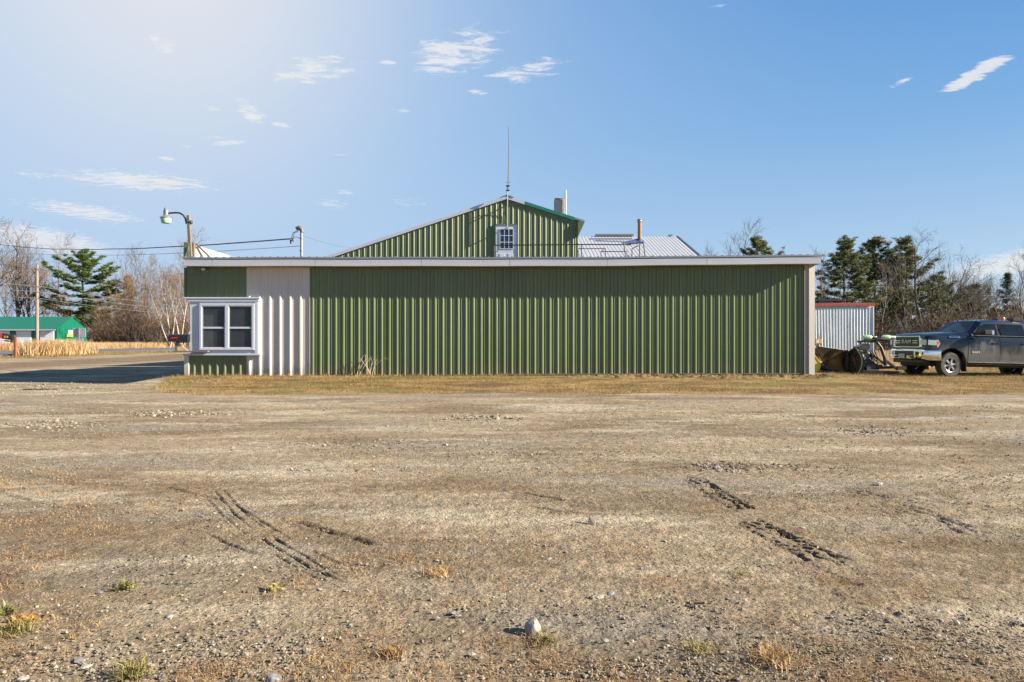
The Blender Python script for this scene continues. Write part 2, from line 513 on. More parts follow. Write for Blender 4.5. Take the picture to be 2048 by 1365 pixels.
# ------------------------------------------------------------------ ground
TRACKS = [  # photo pixel polyline, half width m, depth m, kind
    ([(1385, 955), (1425, 983), (1460, 1003), (1496, 1024)], 0.11, 0.034, 'lug'),
    ([(1484, 1036), (1530, 1058), (1585, 1085), (1660, 1124)], 0.125, 0.040, 'lug'),
    ([(425, 980), (470, 1030), (540, 1090), (620, 1135), (700, 1172)], 0.010, 0.011, 'groove'),
    ([(442, 978), (495, 1032), (560, 1085), (630, 1125), (692, 1160)], 0.010, 0.010, 'groove'),
    ([(455, 1000), (515, 1040), (590, 1085), (660, 1120), (720, 1140)], 0.010, 0.009, 'groove'),
    ([(415, 1000), (450, 1035), (520, 1092), (600, 1140), (680, 1176)], 0.009, 0.008, 'groove'),
    ([(405, 1065), (460, 1090), (520, 1112)], 0.011, 0.011, 'groove'),
    ([(555, 1040), (610, 1050), (660, 1066), (725, 1083), (760, 1096)], 0.024, 0.024, 'groove'),
    ([(312, 972), (350, 980), (400, 992), (470, 1005)], 0.020, 0.016, 'groove'),
    ([(1030, 987), (1080, 996), (1150, 1006)], 0.020, 0.022, 'groove'),
    ([(1040, 1010), (1120, 1026), (1200, 1030), (1290, 1032)], 0.016, 0.012, 'groove'),
    ([(900, 1000), (960, 1012), (1060, 1035)], 0.10, 0.008, 'lug'),
    ([(1690, 975), (1780, 1005), (1880, 1040), (1990, 1078)], 0.11, 0.013, 'lug'),
    ([(1760, 990), (1860, 1005), (1960, 1012), (2080, 1030)], 0.10, 0.010, 'lug'),
    ([(1500, 873), (1560, 876), (1620, 882), (1700, 878)], 0.10, 0.022, 'clod'),
    ([(1400, 930), (1480, 934), (1560, 936), (1680, 932)], 0.14, 0.020, 'clod'),
    ([(1560, 1110), (1680, 1170), (1800, 1230), (1960, 1320)], 0.14, 0.004, 'lug'),
    ([(0, 985), (60, 1000), (140, 1020)], 0.02, 0.010, 'groove'),
    ([(280, 828), (330, 830), (400, 824)], 0.16, 0.014, 'clod'),
    ([(890, 838), (930, 840), (985, 842)], 0.20, 0.018, 'clod'),
    ([(1024, 948), (1200, 946), (1380, 952), (1600, 948), (2040, 955)], 0.12, 0.006, 'lug'),
    ([(600, 905), (900, 915), (1200, 908), (1500, 905), (2040, 912)], 0.15, 0.006, 'lug'),
]


def build_ground():
    ang = np.concatenate([np.arange(-178, -48, 6.0), np.arange(-48, -26, 0.15), np.arange(-26, 26, 0.105), np.arange(26, 48.01, 0.15), np.arange(54, 181, 6.0)]) * PI / 180
    r = [0.0, 0.6, 1.2, 1.7, 2.1]
    q = 2.3
    while q < 8: r.append(q); q *= 1.0029
    while q < 26: r.append(q); q *= 1.006
    while q < 4500: r.append(q); q *= 1.05
    r = np.array(r)
    A, RR = np.meshgrid(ang, r)
    X = (RR * np.sin(A)).ravel(); Y = (RR * np.cos(A)).ravel()
    Z = H(X, Y)
    lw = lawn(X, Y)
    near = (1 - sst(np.hypot(X, Y), 10, 30))
    Z = Z + near * (0.05 * (fbm(X * 0.35, Y * 0.8, 3, 3) - 0.5) + 0.016 * (fbm(X * 2.2, Y * 3.5, 5, 3) - 0.5) + 0.014 * (fbm(X * 11, Y * 11, 7, 3) - 0.5) + 0.007 * (vnoise(X * 38, Y * 38, 9) - 0.5))
    # ragged soil along the foot of the right half of the wall
    Z = Z + sst(X, 0.5, 3) * (1 - sst(X, 8.8, 10.5)) * sst(Y, 18.6, 19.2) * (1 - sst(Y, 19.9, 20.3)) * 0.17 * (fbm(X * 9, Y * 13, 21, 3) - 0.30)
    mud = np.zeros_like(X)
    for pts, hw, dep, kind in TRACKS:
        g = np.array([Gp(*p)[:2] for p in pts])
        sel = np.where((X > g[:, 0].min() - .5) & (X < g[:, 0].max() + .5) & (Y > g[:, 1].min() - .5) & (Y < g[:, 1].max() + .5))[0]
        x, y = X[sel], Y[sel]
        best = np.full(len(sel), 9.0); side = np.zeros(len(sel)); sa = np.zeros(len(sel)); run = 0
        for i in range(len(g) - 1):
            a, b = g[i], g[i + 1]; t = b - a; ln = np.hypot(*t)
            u = np.clip(((x - a[0]) * t[0] + (y - a[1]) * t[1]) / ln ** 2, 0, 1)
            dx, dy = x - a[0] - u * t[0], y - a[1] - u * t[1]
            d = np.hypot(dx, dy); m = d < best
            best = np.where(m, d, best); side = np.where(m, np.sign(dx * t[1] - dy * t[0]) * d, side); sa = np.where(m, run + u * ln, sa)
            run += ln
        if kind == 'groove':
            w = best / hw
            broken = sst(fbm(sa * 3.1, sa * 0, 31, 2), 0.3, 0.5)
            dz = (-dep * np.exp(-w * w) + 0.35 * dep * np.exp(-(w - 2) ** 2)) * broken
            mk = np.exp(-w * w) * broken * .7
        elif kind == 'lug':
            ins = 1 - sst(best, hw * 0.9, hw * 1.15)
            n2 = fbm(side * 30 + 7, sa * 6.5, 37, 3) - .5 + .16 * np.sin((sa + side * .9) * 2 * PI / .10)
            hole = sst(-n2, -.02, .12)
            dz = ins * dep * (.18 - 1.1 * hole) + .15 * ins * dep * (fbm(x * 22, y * 22, 39, 2) - .5)
            mk = ins * (.25 + .5 * hole) * (1.0 if dep > .02 else .35)
        else:
            ins = 1 - sst(best, hw * 0.5, hw)
            dz = ins * dep * 2.2 * (fbm(x * 14, y * 14, 35, 3) - 0.42)
            mk = ins * 0.35
        fd = min(.22, run * .25); rag = .25 * (fbm(x * 6, y * 6, 43, 2) - .5)
        ends = sst(sa + rag, 0, fd) * (1 - sst(sa + rag, run - fd, run))
        Z[sel] += dz * ends
        mud[sel] = np.maximum(mud[sel], mk * ends)
    # muddy lane along the far side of the yard, wheel ruts worn parallel to the road
    n = fbm(X * 0.25, Y * 0.12, 41, 3) - 0.5
    lane = sst(X + 2 * n, -26, -24.5) * (1 - sst(X + 2 * n, -20.5, -19)) * sst(Y, 18, 24)
    mud = np.maximum(mud, lane * 0.75)
    mud = np.maximum(mud, 0.55 * sst(X, 0.5, 3) * (1 - sst(X, 9.2, 11)) * sst(Y + n, 18.7, 19.3))
    tall = sst(X, -34.5, -33) * 0 + (sst(X, -47.5, -48.5) * 1.0 if False else 0)
    grass = np.maximum(lw, (X < -47).astype(float))
    verge = sst(X, -34.5, -33.8) * (1 - sst(X + 1.5 * n, -29.5, -28)) * sst(Y + 6 * n, 38, 41) * (1 - sst(Y, 62, 70))
    grass = np.maximum(grass, verge * 0.8)
    grass = np.maximum(grass, sst(np.hypot(X, Y), 60, 75) * (X > -30))
    # thatch creeping into the foreground
    th = sst(fbm(X * 1.3, Y * 1.9, 51, 4), 0.50, 0.66) * (1 - sst(Y, 3.6, 6.2)) * 0.9
    na, nr = len(ang), len(r)
    i = np.arange(nr - 1)[:, None] * na + np.arange(na)[None, :]
    jn = (np.arange(na) + 1) % na
    i2 = np.arange(nr - 1)[:, None] * na + jn[None, :]
    F = np.stack([i, i2, i2 + na, i + na], -1).reshape(-1, 4)[:, ::-1]
    o = np_mesh('ground', np.stack([X, Y, Z], 1), F, ground_mat(), smooth=True)
    for nm, val in (('grass', grass), ('mud', mud), ('thatch', th)):
        at = o.data.attributes.new(nm, 'FLOAT', 'POINT'); at.data.foreach_set('value', val.astype(np.float32))
    structure(o)


def ground_mat():
    m = bpy.data.materials.new('gravel_and_soil'); N, L, B = nodes_of(m)
    tc = N.new('ShaderNodeTexCoord')

    def noise(scale, stretch=(1, 1, 1), det=5, rough=.55, rot=0):
        mp = N.new('ShaderNodeMapping'); mp.inputs['Scale'].default_value = stretch; mp.inputs['Rotation'].default_value = (0, 0, R(rot))
        L.new(tc.outputs['Object'], mp.inputs[0])
        n = N.new('ShaderNodeTexNoise'); n.inputs['Scale'].default_value = scale; n.inputs['Detail'].default_value = det; n.inputs['Roughness'].default_value = rough
        L.new(mp.outputs[0], n.inputs[0]); return n.outputs[0]

    def rng(x, a, b, c=0.0, d=1.0):
        n = N.new('ShaderNodeMapRange'); n.interpolation_type = 'SMOOTHSTEP'; L.new(x, n.inputs[0])
        for k, vv in enumerate((a, b, c, d)): n.inputs[k + 1].default_value = vv
        return n.outputs[0]

    def mix(f, a, b, bt='MIX'):
        n = N.new('ShaderNodeMix'); n.data_type = 'RGBA'; n.blend_type = bt
        if isinstance(f, float): n.inputs[0].default_value = f
        else: L.new(f, n.inputs[0])
        for k, s in ((6, a), (7, b)):
            if isinstance(s, tuple): n.inputs[k].default_value = s + (1,)
            else: L.new(s, n.inputs[k])
        return n.outputs[2]

    def attr(nm):
        a = N.new('ShaderNodeAttribute'); a.attribute_name = nm; return a.outputs['Fac']

    def mul(a, b):
        n = N.new('ShaderNodeMath'); n.operation = 'MULTIPLY'; L.new(a, n.inputs[0])
        if isinstance(b, float): n.inputs[1].default_value = b
        else: L.new(b, n.inputs[1])
        return n.outputs[0]

    TAN, BROWN, GREY, PALE = GROUND_COLS
    c = mix(rng(noise(0.62, (0.40, 1.05, 1), 7, .62, 9), 0.42, 0.60), TAN, BROWN)
    c = mix(mul(rng(noise(0.7, (0.33, 1.3, 1), 6, .62, -4), 0.46, 0.66), 0.85), c, GREY)
    c = mix(mul(rng(noise(1.0, (0.36, 1.15, 1), 8, .68, -8), 0.48, 0.64), 0.85), c, PALE)
    c = mix(mul(rng(noise(3.5, (0.5, 1.2, 1), 7, .7), 0.52, 0.75), 0.5), c, BROWN)
    c = mix(mul(attr('thatch'), rng(noise(14, det=6, rough=.7), 0.42, 0.62, 0.1, 0.8)), c, (0.165, 0.108, 0.062))
    g = mix(rng(noise(1.4, (.6, 1.3, 1), 7, .65), 0.42, 0.60), (0.27, 0.18, 0.075), (0.13, 0.085, 0.04))
    g = mix(mul(rng(noise(0.8, (.5, 1.4, 1), det=5), 0.5, 0.66), 0.7), g, (0.14, 0.15, 0.04))
    c = mix(attr('grass'), c, g)
    c = mix(attr('mud'), c, (0.145, 0.095, 0.055))
    # pebbles: random brightness per cell at two sizes
    for sc, lo, hi, f in ((95.0, 0.55, 1.45, 0.48), (38.0, 0.70, 1.30, 0.35)):
        v = N.new('ShaderNodeTexVoronoi'); v.inputs['Scale'].default_value = sc; L.new(tc.outputs['Object'], v.inputs[0])
        s = N.new('ShaderNodeSeparateColor'); L.new(v.outputs['Color'], s.inputs[0])
        r_ = N.new('ShaderNodeMapRange'); L.new(s.outputs[0], r_.inputs[0]); r_.inputs[3].default_value = lo; r_.inputs[4].default_value = hi
        cc = N.new('ShaderNodeCombineColor')
        for k in range(3): L.new(r_.outputs[0], cc.inputs[k])
        c = mix(f, c, cc.outputs[0], 'MULTIPLY')
    hs = N.new('ShaderNodeHueSaturation'); L.new(c, hs.inputs['Color']); hs.inputs['Value'].default_value = 1.0
    L.new(rng(noise(9, det=8, rough=.75), 0.3, 0.7, 0.74, 1.24), hs.inputs['Value'])
    L.new(hs.outputs[0], B.inputs['Base Color'])
    B.inputs['Roughness'].default_value = 0.95; B.inputs['Specular IOR Level'].default_value = 0.15
    vb = N.new('ShaderNodeTexVoronoi'); vb.inputs['Scale'].default_value = 55; L.new(tc.outputs['Object'], vb.inputs[0])
    ad = N.new('ShaderNodeMath'); ad.operation = 'MULTIPLY_ADD'; L.new(vb.outputs['Distance'], ad.inputs[0]); ad.inputs[1].default_value = -0.6
    L.new(noise(60, det=7, rough=.7), ad.inputs[2])
    b1 = N.new('ShaderNodeBump'); b1.inputs['Strength'].default_value = 1.0; b1.inputs['Distance'].default_value = 0.02
    L.new(ad.outputs[0], b1.inputs['Height'])
    b2 = N.new('ShaderNodeBump'); b2.inputs['Strength'].default_value = 0.8; b2.inputs['Distance'].default_value = 0.06
    L.new(noise(7, (0.8, 1.2, 1), 7, .65), b2.inputs['Height']); L.new(b1.outputs[0], b2.inputs['Normal'])
    L.new(b2.outputs[0], B.inputs['Normal'])
    return m


GROUND_COLS = ((0.285, 0.220, 0.145), (0.180, 0.130, 0.079), (0.230, 0.200, 0.158), (0.395, 0.328, 0.235))
build_ground()

# road beyond the yard (runs away from the camera on the left)
mb = MB()
ys = [-40, 0, 30, 50, 70, 90, 120, 160, 220, 400]
vs = []
for y in ys:
    zz = 0.10 + float(H(-40, y))
    vs += [(-46.3, y, zz), (-34.6, y, zz), (-46.6, y, zz - .14), (-34.3, y, zz - .14)]
fs = []
for i in range(len(ys) - 1):
    a, b = i * 4, i * 4 + 4
    fs += [(a, a + 1, b + 1, b), (a + 2, a, b, b + 2), (a + 1, a + 3, b + 3, b + 1)]
mb.add(vs, fs)
road = structure(mb.build('road', ASPHALT))
for xx in (-45.6, -40.5, -35.3):
    mb = MB(); vs = []
    for y in ys:
        zz = 0.104 + float(H(-40, y)); vs += [(xx - .06, y, zz), (xx + .06, y, zz)]
    mb.add(vs, [(2 * i, 2 * i + 1, 2 * i + 3, 2 * i + 2) for i in range(len(ys) - 1)])
    mb.build('road_line', LINEPAINT, road)


# ------------------------------------------------------------------ ribbed sheet
def rib_profile(x0, x1, pitch, base, top, h, phase=0.0, minor=0.0, moff=0.10, rf=None):
    """list of (x, out) between x0 and x1"""
    pts = []
    k = math.floor((x0 - phase) / pitch) - 1
    while phase + k * pitch < x1 + pitch:
        c = phase + k * pitch
        pts += [(c - base / 2, 0), (c - top / 2, h), (c + top / 2, h), ((c + top / 2 + rf) if rf else (c + base / 2), 0)]
        if minor:
            m = c + moff
            pts += [(m - 0.012, 0), (m - 0.004, minor), (m + 0.002, minor), (m + 0.020, 0)]
        k += 1
    pts.sort()
    xs = [p[0] for p in pts]; os_ = [p[1] for p in pts]
    f = lambda x: float(np.interp(x, xs, os_))
    out = [(x0, f(x0))] + [p for p in pts if x0 + 1e-4 < p[0] < x1 - 1e-4] + [(x1, f(x1))]
    return out


def wall_sheet(x0, x1, z0, z1, y, prof, jit=0.0):
    """sheet standing in X, ribs towards the camera; z0/z1 numbers or functions of x"""
    mb = MB(); vs = []
    fz0 = z0 if callable(z0) else (lambda x: z0)
    fz1 = z1 if callable(z1) else (lambda x: z1)
    for x, o in prof:
        vs += [(x, y - o + jit, fz0(x)), (x, y - o + jit, fz1(x))]
    n = len(prof)
    vs += [(x, y + 0.012 + jit, fz0(x)) for x in (x0, x1)] + [(x, y + 0.012 + jit, fz1(x)) for x in (x0, x1)]
    fs = [(2 * i, 2 * i + 2, 2 * i + 3, 2 * i + 1) for i in range(n - 1)]
    b = 2 * n
    fs += [(0, 1, b + 2, b), (b + 1, b + 3, 2 * n - 1, 2 * n - 2)]
    return mb.add(vs, fs)


rnd = random.Random(4)

# ------------------------------------------------------------------ long front building
FY = 20.40
front = thing('metal_building', 'long low flat-roofed building clad in dark green ribbed steel with white fascia', 'building', (0, FY, 0.2))
mb = MB(); mb.box(-9.58, 8.90, FY + 0.05, FY + 7.4, 0.1, 3.66); mb.box(-9.74, -9.583, FY + 0.05, FY + 7.4, 0.1, 0.90); mb.box(-9.74, -9.583, FY + 0.05, FY + 7.4, 2.57, 3.66)
mb.build('wall', mat('shed_wall_sheathing', (0.07, 0.10, 0.055), 0.6), front)
PW = 0.9144
x = -6.03
i = 0
while x < 8.70:
    x1 = min(x + PW, 8.73)
    zb = 0.285 + 0.03 * float(sst(x, 0, 4))
    z1 = lambda q: 3.50 + 0.075 * float(sst(q, 1.5, 9))
    pr = rib_profile(x, x1, PW / 4, 0.068, 0.030, 0.026, phase=-6.03 + 0.075, minor=0.011, rf=0.034)
    wall_sheet(x, x1, zb, z1, FY, pr, jit=rnd.uniform(-.003, .002)).build('wall_panel', GREEN, front)
    x = x1; i += 1
# white ribbed column beside the window
for (a, b) in ((-7.93, -7.015), (-7.015, -6.034)):
    pr = rib_profile(a, b, 0.305, 0.10, 0.035, 0.034, phase=-7.84)
    wall_sheet(a, b, 0.27, 3.50, FY - 0.006, pr).build('wall_panel', WHITE_STEEL, front)
# green sheets above and below the window box
for (a, b, z0, z1) in ((-9.76, -8.85, 2.55, 3.50), (-8.85, -7.935, 2.55, 3.50)):
    pr = rib_profile(a, b, 0.2286, 0.07, 0.03, 0.019, phase=-9.70)
    wall_sheet(a, b, z0, z1, FY, pr).build('wall_panel', GREEN, front)
for (a, b) in ((-9.63, -8.78), (-8.78, -7.935)):
    pr = rib_profile(a, b, 0.2286, 0.07, 0.026, 0.03, phase=-9.50, rf=.034)
    wall_sheet(a, b, 0.26, 0.90, FY, pr).build('wall_panel', GREEN, front)
MB().box(-9.78, -9.635, FY - 0.05, FY + 0.2, 0.24, 0.885).build('corner_trim', WHITE_STEEL, front, bevel=0.01)
MB().box(-9.79, -9.74, FY - 0.03, FY + 0.1, 2.585, 3.49).build('corner_trim', GREEN, front)
# right corner: folded cream trim, its outer face turned a little towards the sun
cz = 0.215
mb = MB()
mb.prism([(8.715, FY - 0.055, cz), (8.83, FY - 0.055, cz), (8.845, FY - 0.075, cz), (9.035, FY - 0.03, cz), (9.035, FY + 0.25, cz), (8.715, FY + 0.25, cz)], (0, 0, 3.575 - cz))
mb.build('corner_trim', TRIM, front)
# base rail on the right half
MB().prism([(-0.5, FY - 0.03, 0.285), (8.70, FY - 0.03, 0.305), (8.70, FY - 0.03, 0.345), (-0.5, FY - 0.03, 0.325)], (0, 0.05, 0)).build('base_rail', GREEN, front)
# fascia in lengths, dented a little
def ftop(x): return 3.700 + 0.065 * float(sst(x, 1.0, 9.5)) + 0.004 * math.sin(x * 1.7)
seams = [-9.62 - 0.01, -8.80, -5.78, -2.66, -0.07, 2.79, 5.72, 9.07]
seams[0] = -9.635
fy0 = 20.03
for a, b in zip(seams[:-1], seams[1:]):
    mb = MB(); n = 14; vs = []
    for k in range(n + 1):
        x = a + 0.004 + (b - a - 0.008) * k / n
        w = 0.0012 * math.sin(x * 2.1 + a) + 0.0008 * math.sin(x * 5.3 + 1)
        t = ftop(x)
        for (yy, zz) in ((fy0 + 0.02, t), (fy0 - 0.004, t - 0.012), (fy0 + w, t - 0.10), (fy0 - 0.002, t - 0.195), (fy0 + 0.03, t - 0.205)):
            vs.append((x, yy, zz))
    fs = []
    for k in range(n):
        for j in range(4): fs.append((5 * k + j, 5 * k + 5 + j, 5 * k + 6 + j, 5 * k + 1 + j))
    mb.add(vs, fs)
    mb.build('fascia', FASCIA, front, smooth=40)
mb = MB()
mb.prism([(9.0, fy0 + 0.004, 3.56), (9.07, fy0 + 0.004, 3.56), (9.07, fy0 + 0.004, 3.764), (9.0, fy0 + 0.004, 3.764)], (0, 7.6, 0)).build('rake_board', FASCIA, front)
mb = MB()
n = 20; vs = []
for k in range(n + 1):
    x = -9.63 + 18.69 * k / n
    vs += [(x, fy0 + 0.02, ftop(x) - 0.198), (x, FY + 0.06, ftop(x) - 0.188)]
mb.add(vs, [(2 * k, 2 * k + 1, 2 * k + 3, 2 * k + 2) for k in range(n)]).build('soffit', SOFFIT, front)
# roof: ribbed steel sheets falling gently backwards, folded drip edge in front
x = -9.66
while x < 9.1:
    x1 = min(x + PW, 9.19)
    pr = rib_profile(x, x1, PW / 4 * 1.0, 0.07, 0.03, 0.022, phase=-9.6)
    mb = MB(); vs = []
    for xx, o in pr:
        ed = fy0 - 0.014
        t = ftop(xx)
        vs += [(xx, ed, t + 0.012), (xx, ed, t + 0.062 + o), (xx, fy0 + 7.6, t + 0.075 + o)]
    n = len(pr)
    fs = []
    for k in range(n - 1):
        for j in range(2): fs.append((3 * k + j, 3 * k + 3 + j, 3 * k + 4 + j, 3 * k + 1 + j))
    mb.add(vs, fs)
    mb.build('roof_panel', GREYROOF, front)
    x = x1
# junction box and its cable
MB().box(-9.24, -9.14, FY - 0.10, FY - 0.01, 3.40, 3.47).build('junction_box', WHITE_PAINT, front, bevel=0.008)
MB().tube([(-9.14, FY - .04, 3.45), (-9.06, FY - .05, 3.47), (-9.0, FY - .03, 3.49)], 0.008, 5).build('cable', WIRE, front)
MB().tube([(-9.24, FY - .04, 3.43), (-9.35, FY - .05, 3.34), (-9.5, FY - .05, 3.28), (-9.66, FY - .05, 3.29), (-9.78, FY - .03, 3.36)], 0.008, 5).build('cable', WIREGREY, front)

# ---- window box (bay)
BY = FY - 0.075
bay = MB().box(-9.59, -7.54, BY, FY + 0.02, 0.90, 2.52).build('bay_window', WHITE_PAINT, front)
# the room's dimness is painted on flat sheets behind the sashes: reveal boards proud of the box
mb = MB()
mb.box(-9.76, -7.49, BY - 0.055, FY - .002, 2.555, 2.60); mb.box(-9.66, -7.52, BY - 0.035, FY - .004, 2.47, 2.555)
mb.build('cornice', WHITE_PAINT, bay, bevel=0.008)
MB().box(-9.77, -7.48, BY - 0.06, FY - .003, 0.868, 0.925).build('sill', WHITE_PAINT, bay, bevel=0.01)
wx0, wx1, wz0, wz1 = -9.29, -7.66, 1.03, 2.42
mb = MB()
mb.box(wx0, wx1, BY - 0.045, BY - .002, wz1 - 0.075, wz1); mb.box(wx0, wx1, BY - 0.06, BY - .002, wz0, wz0 + 0.06)
mb.box(wx0, wx0 + 0.07, BY - 0.045, BY - .002, wz0 + .06, wz1 - .075); mb.box(wx1 - 0.07, wx1, BY - 0.045, BY - .002, wz0 + .06, wz1 - .075)
mb.box(-8.525, -8.425, BY - 0.05, BY - .002, wz0 + .06, wz1 - .075)
mb.build('window_frame', WHITE_PAINT, bay, bevel=0.006)
MB().box(-7.655, -7.545, BY - .03, BY - .002, 0.93, 2.465).build('casing', WHITE_PAINT, bay, bevel=0.006)
for (a, b) in ((wx0 + .07, -8.525), (-8.425, wx1 - .07)):
    MB().box(a, b, BY - 0.0018, BY - 0.0008, wz0 + .06, wz1 - .075).build('room_shade_sheet', DARK, bay)
    for (z0, z1, dy) in ((wz0 + .06, 1.695, 0.0), (1.695, wz1 - .075, 0.006)):
        mb = MB(); e = 0.028; y0, y1 = BY - 0.034 + dy, BY - 0.016 + dy
        mb.box(a + .002, b - .002, y0, y1, z0, z0 + e); mb.box(a + .002, b - .002, y0, y1, z1 - e, z1)
        mb.box(a + .002, a + e, y0, y1, z0 + e, z1 - e); mb.box(b - e, b - .002, y0, y1, z0 + e, z1 - e)
        mb.build('sash', WHITE_PAINT, bay)
        MB().box(a + e, b - e, y0 + .008, y0 + .012, z0 + e, z1 - e).build('pane', WINGLASS, bay)
MB().box(wx0 + .075, -8.90, BY - 0.0075, BY - .003, 1.10, 2.08).build('reflection_panel', mat('pane_reflection_grey', (0.72, 0.68, 0.65), 0.8), bay)  # pale sheet coloured as the reflection of a box in the panes

# ---- roof top structures
# parapet sheet along the left edge, seen from inside, with end board and wooden braces
mb = MB()
for k in range(5):
    y0 = 20.36 + k * PW; m2 = MB()
    vs = []
    for yy, o in rib_profile(y0, y0 + PW, PW / 4, .07, .03, .018, phase=20.4):
        vs += [(-9.60 + o, yy, 3.74), (-9.60 + o, yy, 4.20)]
    m2.add(vs, [(2 * q, 2 * q + 2, 2 * q + 3, 2 * q + 1) for q in range(len(vs) // 2 - 1)])
    m2.box(-9.64, -9.61, y0, y0 + PW - .003, 3.74, 4.19)
    m2.build('parapet_panel', PARAPET, front)
MB().prism([(-9.77, 20.30, 3.74), (-9.61, 20.30, 3.74), (-9.61, 20.30, 4.22), (-9.76, 20.30, 4.25)], (0, 0.05, 0)).build('parapet_end', GREEN, front)
MB().beam((-9.49, 20.50, 4.22), (-9.0, 20.52, 3.74), 0.05, 0.05).build('brace', WOOD_GREY, front)
MB().beam((-9.52, 20.60, 4.15), (-9.30, 20.62, 3.74), 0.06, 0.06).build('brace', WOOD_GREY, front)
MB().beam((-9.55, 20.45, 3.74), (-9.55, 20.45, 4.24), 0.12, 0.10).build('parapet_post', WOOD_GREY, front)
MB().tube([(-9.70, 20.28, 3.76), (-9.68, 20.28, 3.90), (-9.63, 20.28, 3.98), (-9.61, 20.28, 4.12)], 0.012, 6).build('conduit', WIREGREY, front)

# ---- yard lamp
lamp = thing('yard_lamp', 'dusk-to-dawn lamp with clear bowl on a bent arm at the roof corner', 'lamp', (-9.60, 20.5, 3.74))
MB().beam((-9.58, 20.37, 3.74), (-9.66, 20.37, 5.05), 0.085, 0.085).build('post', WOOD_GREY, lamp, bevel=0.006)
MB().tube([(-9.71, 20.36, 4.80), (-9.74, 20.36, 4.95), (-9.80, 20.35, 5.05), (-9.90, 20.35, 5.115), (-10.02, 20.35, 5.125), (-10.25, 20.35, 5.11)], 0.026, 8).build('arm', BLACKSTEEL, lamp, smooth=50)
MB().lathe([(.045, -.05), (.055, -.04), (.055, .04), (.03, .06)], (-9.59, 20.37, 4.845), 'X', 10).build('bracket', DARKRUST, lamp, smooth=40)
lx, ly, lz = -10.31, 20.35, 4.83
MB().lathe([(.075, .20), (.075, .37), (.05, .385), (.0, .39)], (lx, ly, lz), 'Z', 14).build('ballast_housing', GALV, lamp, smooth=40)
MB().lathe([(.07, .235), (.10, .20), (.175, .145), (.175, .135), (.10, .16), (.06, .20)], (lx, ly, lz), 'Z', 18).build('hood', GALV, lamp, smooth=50)
MB().lathe([(.16, .14), (.15, .08), (.135, .0), (.12, -.02), (.0, -.022)], (lx, ly, lz), 'Z', 20).build('lens', PALEGREEN, lamp, smooth=50)
MB().lathe([(.028, .385), (.028, .43), (.015, .445), (0, .445)], (lx - .03, ly, lz), 'Z', 8).build('photocell', TARPBLUE, lamp, smooth=40)

# ---- service mast with weatherhead
mast = thing('service_mast', 'grey steel service mast with weatherhead and drooping black leads', 'mast', (-6.60, 21.4, 3.75))
MB().tube([(-6.60, 21.4, 3.75), (-6.60, 21.4, 4.72)], 0.043, 12).build('pipe', GALV, mast, smooth=50)
MB().tube([(-6.58, 21.4, 4.70), (-6.60, 21.4, 4.80), (-6.68, 21.4, 4.86), (-6.77, 21.4, 4.83)], [.055, .068, .07, .05], 10).build('weatherhead', mat('weathered_cap', (.12, .10, .085), .6), mast, smooth=60)
MB().lathe([(.058, 0), (.058, .04)], (-6.60, 21.4, 4.50)).build('strap', GALV, mast)
MB().lathe([(.058, 0), (.058, .04)], (-6.60, 21.4, 4.12)).build('strap', GALV, mast)
wp = [(-6.70, 4.80), (-6.80, 4.76), (-6.90, 4.68), (-6.94, 4.56), (-6.93, 4.42)]
for k, dx in enumerate((0, .05, .10)):
    pts = [(-6.70 + 0.3 * dx, 21.38 - .02 * k, 4.80 - .1 * dx)] + [(a + dx * (1 if j < 4 else .5), 21.38 - .03 * k, b - dx * .5 * (j % 2)) for j, (a, b) in enumerate(wp)]
    MB().tube(pts, 0.010, 5).build('lead', WIRE, mast)
MB().tube([(-6.93, 21.36, 4.46), (-6.92, 21.36, 4.34)], 0.022, 6).build('splice', WIRE, mast)
MB().tube([(-6.86, 21.34, 4.52), (-6.84, 21.34, 4.40)], 0.02, 6).build('splice', WIRE, mast)
MB().tube([(-6.86, 21.36, 4.50), (-6.78, 21.37, 4.56), (-6.70, 21.38, 4.54), (-6.62, 21.39, 4.50)], 0.008, 5).build('lead', WIRE, mast)

def cable(name, label, p, q, sag, r, group=None, m=WIRE, wob=0.0, n=28):
    p, q = Vector(p), Vector(q)
    pts = []
    for i in range(n + 1):
        t = i / n
        v = p.lerp(q, t); v.z -= sag * 4 * t * (1 - t)
        v.z += wob * math.sin(t * 41) * (t * (1 - t) * 4)
        pts.append(v)
    o = MB().tube(pts, r, 5).build(name, m, loc=p)
    return tag(o, label, 'wire', group)

cable('service_cable', 'thick black service cable sagging from the roof mast towards the road', (-6.93, 21.37, 4.50), (-47.3, 62, 10.2), .45, 0.022, wob=.012)
cable('telephone_wire', 'thin wire strung below the service cable to the foot of the mast', (-6.64, 21.4, 4.28), (-47.3, 60, 9.6), .5, 0.009, m=WIREGREY)
cable('telephone_wire', 'thin wire from the service mast back to the barn eave', (-6.56, 21.4, 4.60), (-6.6, 28.15, 5.15), 0.06, 0.008, m=WIREGREY)

